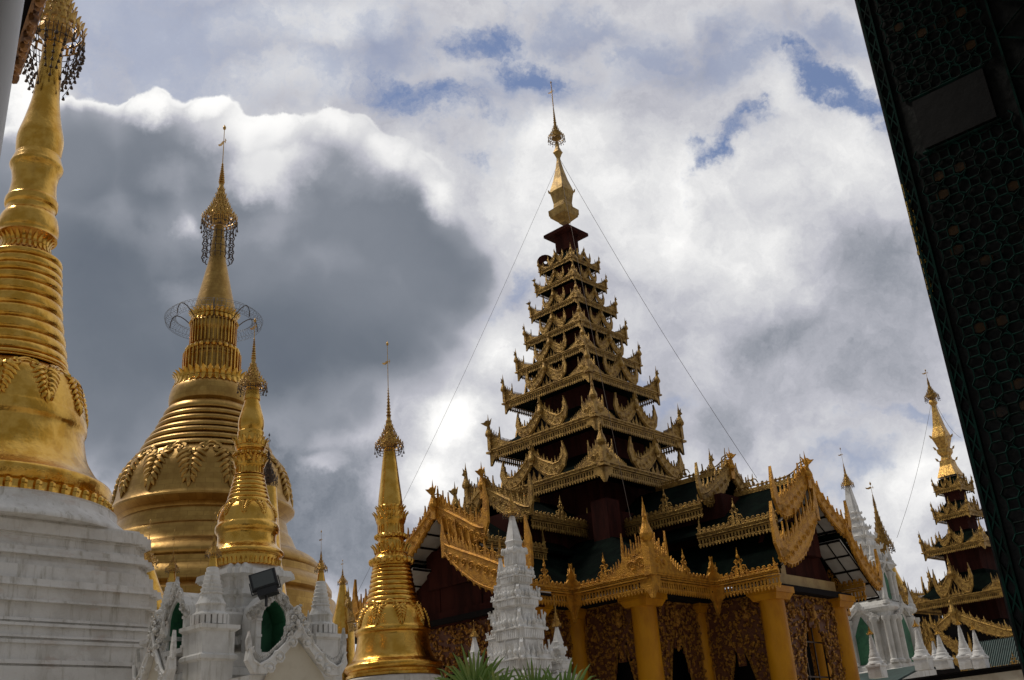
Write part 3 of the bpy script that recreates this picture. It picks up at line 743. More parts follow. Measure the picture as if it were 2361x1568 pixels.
# front ogee pediments low down
def scroll_gable(par, O, Xa, w, h, seed, t=.14):
    Xa = Vector(Xa); Za = Vector((0, 0, 1)); O = Vector(O)
    pr_ = [(0, h), (.10*w, .80*h), (.26*w, .60*h), (.45*w, .40*h), (.62*w, .22*h), (.80*w, .12*h), (.92*w, .2*h), (1.0*w, .45*h)]
    inn = [(0, h*.72), (.10*w, .66*h), (.22*w, .46*h), (.38*w, .26*h), (.52*w, .08*h), (.66*w, -.05*h), (.9*w, -.05*h), (1.04*w, .2*h)]
    mb = MB(); lb = MB()
    for sg in (-1, 1):
        for k in range(7):
            mb.prism([(sg*inn[k][0], inn[k][1]), (sg*inn[k+1][0], inn[k+1][1]), (sg*pr_[k+1][0], pr_[k+1][1]), (sg*pr_[k][0], pr_[k][1])][::sg], (O, Xa, Za), t)
        N = Xa.cross(Za)
        for (x_, z_s, r_) in ((.16, .60, .13), (.42, .28, .14), (.60, .06, .12)):
            scroll(mb, O+Xa*(sg*x_*w)+Za*(z_s*h)+N*(t*.55), Xa*sg, Za, r_*w, .022)
            mb.ball(O+Xa*(sg*x_*w)+Za*(z_s*h)+N*(t*.5), .05*w)
        mb.tube([O+Xa*(sg*p[0])+Za*(p[1])+N*t*.5 for p in pr_], .03, 5)
        for k in range(26):
            f = k/25*6.4; i = int(f); q_ = f-i
            x_ = pr_[i][0]+(pr_[i+1][0]-pr_[i][0])*q_; zz = pr_[i][1]+(pr_[i+1][1]-pr_[i][1])*q_
            lb.prism(flame_pts(.17, .095, -.5*sg), (O+Xa*(sg*x_)+Za*zz, Xa, Za), .05)
        lb.prism([(-.05, 0), (.05, 0), (.07, .22), (.02, .50), (-.03, .24)][::1] if sg > 0 else [(.05, 0), (.02, .18), (-.02, .34), (-.07, .16), (-.05, 0)][::-1], (O+Xa*(sg*w*.98)+Za*(.40*h), Xa, Za), .07)
    mb.build('ogee_pediment', MT['white'], par)
    leafblob(lb, O+Za*(h*.70), Xa, Za, w*.26, h*.85, 80, .062, seed, .10)
    for sg in (-1, 1):
        lb.tube([O+Xa*(sg*x_)+Za*(h*.80+z_) for x_, z_ in ((.03, 0), (.12, .06), (.20, .16), (.235, .30), (.225, .44))], [.055, .06, .05, .032, .006], 7)
    lb.build('pediment_leaves', MT['whitec'], par)
    tb = MB(); tb.prism([(-w*.8, -h*.5), (w*.8, -h*.5), (w*.55, .0), (w*.2, h*.45), (0, h*.7), (-w*.2, h*.45), (-w*.55, 0)], (O-Xa.cross(Za)*.06, Xa, Za), .04); tb.build('tympanum', MT['cream'], par)
    wb_ = MB(); wb_.prism([(-w*.9, -1.5), (w*.9, -1.5), (w*.9, -h*.06), (-w*.9, -h*.06)], (O-Xa.cross(Za)*.45, Xa, Za), .7); wb_.build('porch_wall', MT['white'], par)
scroll_gable(shr, (2.2, -.22, 3.66), (0, 1, 0), 1.05, .86, 11)
scroll_gable(shr, (.70, -2.25, 3.60), (1, 0, 0), .64, .84, 12)

# corner turrets: each a little white stupa with a gold crown, standing on the shrine
def turret(loc, label, ped=.30, r=.27, h=1.1, gold=1.0, group='white corner turrets of the niche shrine', grip=1, square=False, name='corner_turret'):
    t = thing(name, label, 'turret', loc, -PHI, group)
    mb = MB()
    rect_levels(mb, -ped, ped, -ped, ped, [(-.04, .0), (.07, -.02), (.07, -.09), (.0, -.14), (0, -.52), (.05, -.56), (.05, -.62), (-.01, -.66), (-.01, -1.2)])
    mb.build('pedestal', MT['white'], t)
    mb = MB()
    for i in range(20):
        a = 2*PI*i/20; mb.box((ped*.92*math.cos(a), ped*.92*math.sin(a), .09), (ped*.30, ped*.24, .18), Matrix.Rotation(a, 3, 'Z'))
    mb.lathe([(ped*.85, 0), (ped*.85, .14)], 24)
    mb.build('petal_ring', MT['white'], t)
    prof = [(r*1.15, .16), (r*1.1, .20), (r*.9, .24), (r*.86, .34), (r*.95, .38), (r*.86, .42), (r*.72, .50), (r*.66, .56)]
    k = 7
    for i in range(k):
        f = i/k; rr = r*(.66-.36*f); z = .56+(h-.56)*f; dz = (h-.56)/k
        prof += [(rr*1.1, z+dz*.2), (rr*1.1, z+dz*.5), (rr*.93, z+dz*.7)]
    prof += [(r*.28, h), (r*.25, h+.1)]
    mb = MB(); mb.lathe(prof, 24 if not square else 4); mb.build('stupa_body', MT['white'], t, smooth=not square)
    mb = MB(); mb.lathe([(r*.34, h-.02), (r*.26, h+.10), (r*.2, h+.22*gold)], 16); mb.build('gold_neck', MT['gold'], t, smooth=True)
    hti(t, h+.22*gold, r*.5*grip, h+.50*gold, h+.62*gold, h+1.05*gold, n=10, rings=5, fringe=.8, m='goldd')
    return t
B4 = Vector((A.x, A.y, 0)); RZ = Matrix.Rotation(-PHI, 3, 'Z')
def l4(x, y, z): return B4+RZ @ Vector((x, y, z))
turret(l4(1.12, -1.42, hp), 'white turret on the near corner of the niche shrine, left of its big niche', r=.30, ped=.33)
turret(l4(.92, 1.22, hp-.02), 'white turret on the right hand corner of the niche shrine, right of the floodlight', r=.27, ped=.32)
turret(l4(-.45, -1.40, hp-.02), 'white turret on the left corner of the niche shrine, next to the white terraces', r=.27, ped=.32)
turret(l4(-1.7, .6, hp+.15), 'white turret behind the niche shrine, its tip showing right of the leafy pediment', r=.24, ped=.28, gold=.6)

# floodlight on the shrine
fl_ = at(607, 1336, 20.3)
t = thing('floodlight', 'square black floodlight tilted upward in front of the slender gold stupa', 'floodlight', fl_, math.radians(-20))
R_ = Matrix.Rotation(math.radians(26), 3, 'Z') @ Matrix.Rotation(math.radians(4), 3, 'X')
TL = Matrix.Rotation(math.radians(-17), 3, 'Y')
def tx(p): return TL @ (R_ @ (Vector(p)*1.12))
mb = MB(); mb.loft([[(-.22, -.02, -.14), (.22, -.02, -.14), (.22, -.02, .14), (-.22, -.02, .14)], [(-.23, .05, -.16), (.23, .05, -.16), (.23, .05, .15), (-.23, .05, .15)], [(-.20, .24, -.15), (.20, .24, -.15), (.16, .24, .08), (-.16, .24, .08)]])
mb.box((.02, .13, -.20), (.34, .26, .12))
for k in range(5): mb.box((-.16+.08*k, .17, 0), (.012, .10, .22))
mb.build('housing', MT['lampb'], t, xf=tx)
mb = MB(); mb.box((0, -.03, 0), (.36, .02, .23)); mb.build('lens', MT['glass'], t, xf=tx)
mb = MB()
for sg in (-1, 1): mb.box((sg*.245, .08, -.08), (.015, .05, .2))
mb.box((0, .08, -.19), (.5, .05, .015)); mb.build('bracket', MT['lampb'], t, xf=tx)
mb = MB(); mb.box((0, .12, -.32), (.04, .04, .34)); mb.build('post', MT['lampb'], t)

# ================================================================== slim dark topped stupa in front of the pagoda's right flank
ax = (621, 1000); D = 50
A = at(621, 1000, D); z_ = lambda y: hz(ax, D, y)
root = thing('small_stupa', 'slim gilt stupa with a dark crown rising against the right flank of the huge pagoda', 'stupa', (A.x, A.y, 0), -PHI)
mb = MB(); mb.lathe([(.42, z_(1125)), (.48, z_(1160)), (.62, z_(1230)), (.75, z_(1300)), (1.1, z_(1400)), (1.5, z_(1500)), (1.6, 0)], 32); mb.build('bell', MT['gold'], root, smooth=True)
hti(root, z_(1112), .46, z_(1050), z_(1038), z_(1000), m='iron', n=16, rings=5)

# thin spires behind the shrine
def far_spire(px, ytip, ycrown, ybody, D, r, label, group=None, m='gold'):
    a_ = (px, ytip); A = at(px, ytip, D); zz = lambda y: hz(a_, D, y)
    t = thing('small_stupa', label, 'stupa', (A.x, A.y, 0), -PHI, group)
    mb = MB(); zb_ = zz(ybody); zk = zz(ycrown)
    mb.lathe([(r*.55, zk), (r*.8, zk-(zk-zb_)*.35), (r*1.3, zb_), (r*1.8, zb_-.4), (r*2.4, zb_-1.0), (r*2.6, 0)], 24); mb.build('bell', MT[m], t, smooth=True)
    hti(t, zk, r, zk+(zz(ytip)-zk)*.45, zk+(zz(ytip)-zk)*.62, zz(ytip), n=12, rings=5, m='goldd')
far_spire(790, 1291, 1345, 1395, 42, .20, 'thin gold spire half hidden behind the right turret of the niche shrine')
far_spire(347, 1198, 1300, 1345, 40, .36, 'thin dark gold spire before the huge pagoda at the corner of the terraces')

# ================================================================== gold stupa left of the tiered hall
ax = (893, 790); D = 27
g_ = lambda L: axis_prof(ax, D, L)[1]; z_ = lambda y: hz(ax, D, y)
A = at(893, 790, D)
E6 = dict(bud=[z6(253, 545), z6(262, 600), z6(275, 695), z6(286, 770), z6(288, 800)],
          lotus=[z6(288, 800), z6(294, 812), z6(290, 830), z6(300, 850), z6(300, 868), z6(292, 890), z6(293, 920), z6(302, 932), z6(302, 942), z6(294, 952), z6(296, 985), z6(310, 1015), z6(327, 1035), z6(327, 1055), z6(320, 1066)],
          petals=[(z6(0, 862)[1], 1), (z6(0, 830)[1], 1), (z6(0, 1010)[1], 1)], beads=[z6(0, 937)[1], z6(0, 1048)[1]], flutes=[(z6(0, 905)[1], .2), (z6(0, 985)[1], .25)],
          rings=[z6(320, 1066), z6(328, 1100), z6(336, 1145), z6(348, 1195), z6(366, 1240)],
          bell=[z6(362, 1240), z6(383, 1262), z6(398, 1300), z6(404, 1330), z6(412, 1342), z6(411, 1356), z6(402, 1366), z6(406, 1400), z6(416, 1440), z6(432, 1472), z6(452, 1486), z6(465, 1497), z6(464, 1510), z6(452, 1522)])
root = thing('gilded_stupa', 'gold stupa on a white drum standing just left of the great tiered hall', 'stupa', (A.x, A.y, 0), -PHI)
bp = mid_stupa(root, g_, z_, E6, hoops=9, amp=.045)
gm_ = MB(); garland(gm_, bp, bp[0][1]-.03, 9, .55, .36, .03, .25); gm_.build('bell_garland', MT['gold'], root, smooth=True)
rb_, zb_ = bp[-1]
mb = MB(); mb.lathe([(rb_, zb_), (rb_-.02, zb_-.06), (rb_+.03, zb_-.08), (rb_+.03, zb_-.14), (rb_-.05, zb_-.16)], 64); mb.build('base_ring', MT['gold'], root, smooth=False)
mb = MB(); mb.lathe([(rb_+.02, zb_-.16), (rb_+.10, zb_-.2), (rb_+.12, zb_-.5), (rb_+.3, zb_-.7), (rb_+.4, 0)], 64); mb.build('white_drum', MT['white'], root, smooth=True)
hti(root, z6(0, 540)[1] and z_(z6(0, 540)[1]), .38, z_(z6(0, 400)[1]), z_(z6(0, 275)[1]), z_(z6(0, 75)[1]), n=18, rings=8, fringe=1.5, m='goldd')

# ================================================================== tiered hall (pyatthat)
def boat_board(mb, O, Xa, W_, H_, t, sg=1, nf=15, fl=True, mbf=None):
    """one half of a gable board: falls from the peak and sweeps up again into a horn. O: gable foot centre"""
    Xa = Vector(Xa)*sg; Za = Vector((0, 0, 1))
    outer = [(0, .60), (.13, .40), (.27, .22), (.40, .11), (.52, .03), (.75, 0), (.92, .22), (1.0, .55), (.93, .85), (.88, 1.02)]
    inner = [(0, 1.0), (.07, .87), (.15, .75), (.25, .64), (.36, .55), (.60, .38), (.78, .41), (.87, .58), (.88, .80), (.88, 1.02)]
    for k in range(9):
        q_ = [(outer[k][0]*W_, outer[k][1]*H_), (outer[k+1][0]*W_, outer[k+1][1]*H_), (inner[k+1][0]*W_, inner[k+1][1]*H_), (inner[k][0]*W_, inner[k][1]*H_)]
        if k == 8: q_ = q_[:2]+q_[3:]
        mb.prism(q_, (O, Xa, Za), t)
    N = Xa.cross(Za)
    for P_ in (inner, [(o[0]*.96+.0, o[1]*1.0+.05) for o in outer[:7]]):
        mb.tube([Vector(O)+Xa*(p[0]*W_)+Za*(p[1]*H_) for p in P_[:9]], t*.8, 4)
    if fl:
        fm = mbf or mb
        for k in range(nf):
            f = .35+k/(nf-1)*7.0; i = int(f); q_ = f-i
            x_ = inner[i][0]+(inner[i+1][0]-inner[i][0])*q_; z_2 = inner[i][1]+(inner[i+1][1]-inner[i][1])*q_
            hh = H_*(.30 if k % 3 == 1 else .19)
            fm.prism(flame_pts(hh*random.uniform(.85, 1.12), W_*.072, -.25), (Vector(O)+Xa*(x_*W_)+Za*(z_2*H_-.02*H_), Xa, Za), t*.5)
        for k in range(6):
            for s_ in (-1, 1):
                a_ = (.16, .62), (.27, .46), (.40, .31), (.53, .20), (.66, .19), (.80, .26)
                scroll(fm, Vector(O)+Xa*(a_[k][0]*W_)+Za*(a_[k][1]*H_)+N*(s_*t*.5), Xa, Za, W_*.05, t*.14, sg=s_)
        for k in range(nf+3):      # scalloped under edge
            f = .3+k/(nf+2)*4.6; i = int(f); q_ = f-i
            x_ = outer[i][0]+(outer[i+1][0]-outer[i][0])*q_; z_2 = outer[i][1]+(outer[i+1][1]-outer[i][1])*q_
            fm.prism([(-.035*W_, .02*H_), (0, -.055*H_), (.035*W_, .02*H_)], (Vector(O)+Xa*(x_*W_)+Za*(z_2*H_), Xa, Za), t*.5)
def finial(mb, c, s, lean=(0, 0), bird=False):
    """pear-shaped bulb with a tapering neck and flame or bird head"""
    x, y, z = c
    mb.lathe([(s*.06, 0), (s*.10, s*.04), (s*.17, s*.12), (s*.18, s*.20), (s*.14, s*.32), (s*.085, s*.46), (s*.06, s*.62), (s*.07, s*.66), (s*.02, s*.95), (.001, s*1.15)], 9, (x, y, z))
    n = Vector((lean[0], lean[1], 0))
    if n.length: 
        n.normalize()
        if bird:
            mb.prism([(0, .52*s), (.16*s, .60*s), (.34*s, .72*s), (.20*s, .74*s), (.10*s, .84*s), (-.06*s, .82*s), (-.16*s, .95*s), (-.10*s, .66*s)], ((x, y, z), n, (0, 0, 1)), s*.05)
        else:
            mb.prism([(-.02*s, .5*s), (.16*s, .62*s), (.10*s, .72*s), (.12*s, .9*s), (.0, .74*s)], ((x, y, z), n, (0, 0, 1)), s*.04)
def fascia_strip(mb, A, B, N, t1, t2, pitch, drop_every=1):
    """eave board from A to B (top edge at A,B): rounded mouldings above, pierced hanging band below, outward normal N"""
    A, B, N = Vector(A), Vector(B), Vector(N); Xa = (B-A); L = Xa.length; Xa = Xa/L; Za = Vector((0, 0, 1))
    M = Matrix((Xa, N, Za)).transposed(); c = (A+B)/2
    mb.box(c-Za*t1*.16+N*t1*.22, (L, t1*.55, t1*.30), M)
    mb.box(c-Za*t1*.46+N*t1*.10, (L, t1*.40, t1*.28), M)
    mb.box(c-Za*t1*.82+N*t1*.16, (L, t1*.45, t1*.22), M)
    mb.box(c-Za*(t1+t2*.09), (L, t1*.22, t2*.16), M)
    mb.box(c-Za*(t1+t2*.66), (L, t1*.22, t2*.14), M)
    n = max(2, int(L/pitch)); p = L/n
    for i in range(n):
        o = A+Xa*(p*(i+.5))-Za*t1
        mb.prism([(-.17*p, -t2*.1), (-.30*p, -t2*.38), (-.17*p, -t2*.66), (.17*p, -t2*.66), (.30*p, -t2*.38), (.17*p, -t2*.1)], (o, Xa, Za), t1*.20)
        mb.prism([(-.46*p, -t2*.70), (-.22*p, -t2*.92), (0, -t2*1.05), (.22*p, -t2*.92), (.46*p, -t2*.70)], (o, Xa, Za), t1*.20)
        if i % 2 == 0: mb.ball(A+Xa*(p*(i+.5))-Za*t1*.46+N*t1*.32, t1*.17, seg=5, rings=3)
def corner_wing(mb, C_, Xa, h, w1, w2, t):
    """pierced wing climbing to the corner post; Xa points from the corner along the eave"""
    Xa = Vector(Xa); Za = Vector((0, 0, 1)); C_ = Vector(C_)
    top = [(0, .62), (.12, .50), (.28, .40), (.50, .33), (.74, .33), (.92, .38), (1.0, .62), (1.04, .36), (1.12, .24)]
    for k in range(8):
        a, b = top[k], top[k+1]
        mb.prism([(a[0]*w1, 0), (b[0]*w1, 0), (b[0]*w1, b[1]*h), (a[0]*w1, a[1]*h)], (C_, Xa, Za), t)
    pts2 = [(1.12*w1, .24*h), (1.12*w1+(w2-w1)*.3, .13*h), (1.12*w1+(w2-w1)*.65, .06*h), (w2+.12*w1, .02*h)]
    for a, b in zip(pts2, pts2[1:]): mb.prism([(a[0], 0), (b[0], 0), b, a], (C_, Xa, Za), t)
    N = Xa.cross(Za)
    for (x_, zz, r_) in ((.30, .20, .13), (.66, .17, .12)):
        for s_ in (-1, 1): scroll(mb, C_+Xa*(x_*w1)+Za*(zz*h)+N*s_*t*.5, Xa, Za, r_*h, .018*h)
    for k in range(9):
        f = k/8; x_ = .08+.87*f; zz = .50-.16*math.sin(f*PI*.5)
        mb.prism(flame_pts(h*(.17+.12*(k % 2)+.22*(1-f)), w1*.10, .2), (C_+Xa*(x_*w1)+Za*((zz-.03)*h), Xa, Za), t*.6)
    mb.prism([(-.06*w1, 0), (.06*w1, 0), (.03*w1, .30*h), (.0, .52*h), (-.04*w1, .3*h)], (C_+Xa*(w1)+Za*(.36*h), Xa, Za), t*.7)
    for k in range(8):
        f = (k+.5)/8; x_ = 1.12*w1+(w2-w1)*f
        mb.prism(flame_pts(h*(.20-.08*f), w1*.09, .3), (C_+Xa*x_+Za*((.20*(1-f)**1.3)*h), Xa, Za), t*.6)

def tier(root, X_, Zt, a, s, a_in, h_in, wall_a, wall_z0, name='roof_tier', dormer=(.48, .9), m='goldc', mroof='roof', wing=None, bird=(), pitch=None, dout=.96, xf0=None):
    """square roof tier. a eave half size, s ornament scale; roof rises to half size a_in at +h_in; the wall below it reaches down to wall_z0"""
    xf = X_
    rb = MB()
    t1, t2 = .085*s, .17*s
    zr = 0
    rb.loft([[(-a*.985, -a*.985, -t1), (a*.985, -a*.985, -t1), (a*.985, a*.985, -t1), (-a*.985, a*.985, -t1)],
             [(-a*.985, -a*.985, -.01), (a*.985, -a*.985, -.01), (a*.985, a*.985, -.01), (-a*.985, a*.985, -.01)],
             [(-(a*.5+a_in*.5), -(a*.5+a_in*.5), h_in*.40), ((a*.5+a_in*.5), -(a*.5+a_in*.5), h_in*.40), ((a*.5+a_in*.5), (a*.5+a_in*.5), h_in*.40), (-(a*.5+a_in*.5), (a*.5+a_in*.5), h_in*.40)],
             [(-a_in, -a_in, h_in), (a_in, -a_in, h_in), (a_in, a_in, h_in), (-a_in, a_in, h_in)]])
    ro_ = rb.build(name, MT[mroof], root, loc=(0, 0, Zt), xf=xf)
    wb = MB(); wb.box((0, 0, (wall_z0-t1)/2-.002), (2*wall_a, 2*wall_a, abs(wall_z0)-t1)); 
    wb.build('tower_wall', MT['maroon'], ro_, xf=xf)
    fb = MB(); fascia_strip(fb, (-a, a, 0), (a, a, 0), (0, 1, 0), t1, t2, pitch or .075*s**.5)
    f0 = fb.build('eave_fascia', MT[m], ro_, xf=xf)
    for k in range(1, 4): inst(f0, 'eave_fascia', ro_, rz=k*PI/2)
    h, w1, w2 = wing or (.52*s, .30*s, .62*s)
    for k in range(4):
        cb = MB()
        corner_wing(cb, (a, a, 0), (-1, 0, 0), h, w1, w2, .035*s); corner_wing(cb, (a, a, 0), (0, -1, 0), h, w1, w2, .035*s)
        cb.box((a+.005, a+.005, h*.28), (.09*s, .09*s, h*.6)); cb.box((a, a, -t1*.8), (.16*s, .16*s, t1*.5))
        finial(cb, (a+.02, a+.02, h*.52), h*.95, (1, 1), bird=(k in bird))
        for X2 in ((-1, 0, 0), (0, -1, 0)):
            cb.prism([(-.02*s, 0), (.24*s, 0), (.20*s, -t2*.9), (.10*s, -t2*1.15), (.02*s, -t2*1.9), (-.02*s, -t2*1.9)], ((a, a, -t1*.6), X2, (0, 0, 1)), .04*s)
        c0 = cb.build('corner_crest', MT[m], ro_, rz=k*PI/2, xf=xf) if (k == 0 or (k in bird) or (k-1 in bird)) else inst(c0, 'corner_crest', ro_, rz=k*PI/2)
    W_, H_ = dormer[0]*a, dormer[1]*s
    db = MB(); yO = a*dout
    for sg in (-1, 1): boat_board(db, (0, yO, .015), (1, 0, 0), W_, H_, .045*s, sg)
    finial(db, (0, yO+.02, H_*.62), H_*.72, (0, 1)); db.box((0, yO, H_*.80), (.10*s, .10*s, H_*.45))
    for k in range(5):     # little fretted pediment in the opening
        x_ = (k-2)*.16*W_; db.prism(flame_pts(H_*(.46-.13*abs(k-2)), W_*.17), ((x_, yO-.03, .0), (1, 0, 0), (0, 0, 1)), .03*s)
    for k in range(10):
        f = (k+.5)/10; zz = H_*(.50+.5*(1-f))
        for sg in (-1, 1): pass
    d0 = db.build('dormer_gable', MT[m], ro_, xf=xf)
    gb = MB()
    gb.loft([[(-W_*.45, yO-.04, 0), (W_*.45, yO-.04, 0), (W_*.02, yO-.04, H_*.78), (-W_*.02, yO-.04, H_*.78)],
             [(-W_*.45, a_in*.9, 0), (W_*.45, a_in*.9, 0), (W_*.02, a_in*.9, H_*.78), (-W_*.02, a_in*.9, H_*.78)]])
    g0 = gb.build('dormer_roof', MT['black'], ro_, xf=xf)
    for k in range(1, 4): inst(d0, 'dormer_gable', ro_, rz=k*PI/2); inst(g0, 'dormer_roof', ro_, rz=k*PI/2)
    return ro_

K = 1.2
def ZH(h): return 1.6+(h-1.6)*K
def xk(p): return (p[0]*K, p[1]*K, p[2]*K)
A = at(1270, 188, 28*K)
P1 = thing('tiered_hall', 'great dark hall with golden columns and soaring eight tiered gold edged roof', 'temple', (A.x, A.y, 0), -PHI)
TI = [(.637, 15.733), (.747, 15.065), (.895, 14.25), (1.048, 13.406), (1.263, 12.523), (1.565, 11.591), (1.916, 10.173), (2.42, 8.67)]
TS = [.53, .58, .67, .76, .87, 1.02, 1.28, 1.42]
for i, ((a, h), s) in enumerate(zip(TI, TS)):
    nxt = TI[i-1] if i else None
    ain = (nxt[0]*.60 if nxt else .30); hin = ((nxt[1]-h)*.55 if nxt else .45)
    below = TI[i+1] if i < 7 else None
    wl = a*.60; wz = -((h-below[1])*.62 if below else 2.4)
    if i == 7: wl = 1.55
    tier(P1, xk, ZH(h), a, s, ain, hin, wl, wz, bird=((3,) if i == 7 else (2,) if i in (1, 2, 6) else ()), dormer=((.50, .70) if i < 6 else (.50, .62)))
# top: dark cap block, lotus pedestal, faceted spire, crown
mb = MB(); mb.box((0, 0, 15.02), (.50, .50, .62)); mb.box((0, 0, 15.30), (.98, .98, .10))
mb.loft([[(-.50, -.50, 15.30), (.50, -.50, 15.30), (.50, .50, 15.30), (-.50, .50, 15.30)], [(-.22, -.22, 15.50), (.22, -.22, 15.50), (.22, .22, 15.50), (-.22, .22, 15.50)]])
mb.build('cap_block', MT['maroon'], P1, loc=(0, 0, 1.6), xf=xk)
def oct_ring(r, z, sq=.0):
    o = []
    for k in range(8):
        a = 2*PI*k/8; rr = r*(1+sq*(abs(math.cos(2*a))-.5)); a += 0
        o.append((rr*math.cos(a+PI/8*0), rr*math.sin(a), z))
    return o
yy = [(516, .14), (505, .34), (488, .40), (486, .42), (497, .38), (480, .25), (478, .22), (462, .26), (448, .31), (441, .335), (425, .25), (395, .14), (372, .065), (366, .05), (352, .14), (345, .12), (334, .05), (326, .05)]
TT = (1270, 188)
zz1 = lambda y: hz(TT, 28*K, y)
mb = MB(); prof = [(516, .13), (512, .17), (502, .36), (486, .40), (485, .36), (487, .27), (470, .24), (452, .285), (444, .32), (436, .29), (415, .19), (390, .105), (371, .055), (365, .05), (356, .10), (352, .135), (348, .10), (340, .055), (328, .05)]
rings = []
for y_, r_ in prof:
    r_ *= 1.42; z_1 = zz1(y_)
    s_ = r_*.72
    rings.append([(s_, -s_, z_1), (s_*1.05, 0, z_1), (s_, s_, z_1), (0, s_*1.05, z_1), (-s_, s_, z_1), (-s_*1.05, 0, z_1), (-s_, -s_, z_1), (0, -s_*1.05, z_1)])
mb.loft(rings); mb.build('spire', MT['spire'], P1)
mb = MB()
for sx in (-1, 1):
    for sy in (-1, 1):
        mb.prism([(-.03, -.05), (.04, 0), (.05, .22), (.0, .16), (-.04, .1)], ((sx*.37, sy*.37, zz1(497)), Vector((sx, sy, 0)).normalized(), (0, 0, 1)), .03)
        mb.prism([(-.03, -.05), (.04, 0), (.05, .12), (.0, .1)], ((sx*.33, sy*.33, zz1(444)), Vector((sx, sy, 0)).normalized(), (0, 0, 1)), .03)
mb.build('spire_horns', MT['goldd'], P1)
hti(P1, zz1(322), .32, zz1(282), zz1(240), zz1(188), n=18, rings=6, fringe=1.0, m='goldc', rodr=.022)
mb = MB(); O_ = Vector((-.80, -.35, ZH(16.15)))      # round dark disc with a hole, beside the top tier
for k in range(16):
    a1, a2 = 2*PI*k/16, 2*PI*(k+1)/16
    mb.prism([(.07*math.cos(a1), .07*math.sin(a1)), (.32*math.cos(a1), .32*math.sin(a1)), (.32*math.cos(a2), .32*math.sin(a2)), (.07*math.cos(a2), .07*math.sin(a2))], (O_, (.7, .7, 0), (0, 0, 1)), .06)
mb.build('pierced_disc', MT['maroon'], P1)

# ---- lower building ------------------------------------------------
HE = 5.36                       # eave height of the skirt roof (fit units)
RA = dict(c=0., w=1.95, U=6.45)     # right arm along +x ; local y = -b
LA = dict(c=0., w=2.70, U=5.85)     # left arm along -y (b+)
QA, QB = 4.85, 4.35
def Lp(a, b, h): return Vector((a, -b, h-1.6))        # local, before xk
def place(mb, name, m, smooth=False): return mb.build(name, MT[m], P1, loc=(0, 0, 1.6), xf=xk, smooth=smooth)
def gable_board(Pk, Lo, N, m='goldc', th=.07, wid=.30, horns=1, nf=16, base=0.30, name='barge_board', peak_horn=0, sag=.13):
    """carved board from a high point to a low point in a vertical plane, curving out into an upturned horn at the foot"""
    Pk, Lo = Vector(Pk), Vector(Lo); Xa = Vector((Lo.x-Pk.x, Lo.y-Pk.y, 0)); W_ = Xa.length; Xa.normalize(); Za = Vector((0, 0, 1)); H_ = Pk.z-Lo.z
    n = 14; top = []; bot = []
    for k in range(n+1):
        f = k/n; y = H_*(1-f)+(-sag*H_)*math.sin(PI*f**.85)+.10*H_*max(0, f-.82)/.18
        wv = wid*(.55+.75*math.sin(PI*min(1, f*1.05))**.8) if not peak_horn else wid*(.5+.8*math.sin(PI*f))
        top.append((f*W_, y+wv*.45)); bot.append((f*W_, y-wv*.55))
    mb = MB()
    for k in range(n): mb.prism([bot[k], bot[k+1], top[k+1], top[k]], (Vector((Pk.x, Pk.y, Lo.z)), Xa, Za), th)
    O = Vector((Pk.x, Pk.y, Lo.z))
    mb.tube([O+Xa*p[0]+Za*p[1] for p in top], th*.8, 4); mb.tube([O+Xa*p[0]+Za*(p[1]+.05) for p in bot], th*.7, 4)
    xt, yt = top[-1]
    mb.prism([(xt-.30*wid/.3, yt-.02), (xt-.02, bot[-1][1]), (xt+.10*wid/.3, yt+.12), (xt+.10*wid/.3, yt+.42*wid/.3), (xt+.04, yt+.72*wid/.3), (xt-.0, yt+.36*wid/.3), (xt-.10*wid/.3, yt+.08)], (O, Xa, Za), th)
    if peak_horn:
        mb.prism([(-.10, top[0][1]-.3), (.08, bot[0][1]), (.16, top[0][1]-.05), (.02, top[0][1]+.25), (-.06, top[0][1]+.62), (-.12, top[0][1]+.2)], (O, Xa, Za), th)
    for k in range(nf):
        f = (k+.5)/nf; i = int(f*n); x_, y_ = top[i]; x2, y2 = top[min(i+1, n)]
        g_1 = f*n-i; x_ += (x2-x_)*g_1; y_ += (y2-y_)*g_1
        hh = wid*(.62+.45*(k % 2)+.25*math.sin(f*9))
        if k in (nf//2, nf//2+1): hh *= 1.5
        mb.prism(flame_pts(hh*random.uniform(.85, 1.1), W_/nf*1.25, -.30+random.uniform(-.1, .1)), (O+Xa*x_+Za*(y_-.02), Xa, Za), th*.5)
        scroll(mb, O+Xa*(x_+W_/nf*.5)+Za*(y_+wid*.16), Xa, Za, wid*.15, wid*.035, sg=-1)
        scroll(mb, O+Xa*(x_+W_/nf*.2)+Za*(y_+wid*.36), Xa, Za, wid*.10, wid*.030, sg=1)
        xb, yb = bot[i]; mb.prism([(-W_/nf*.42, .03), (0, -.07), (W_/nf*.42, .03)], (O+Xa*xb+Za*yb, Xa, Za), th*.6)
        if k % 2: 
            for s_ in (-1, 1): scroll(mb, O+Xa*x_+Za*(y_-wid*.5)+Xa.cross(Za)*s_*th*.5, Xa, Za, wid*.20, wid*.04, sg=s_)
    return place(mb, name, m)
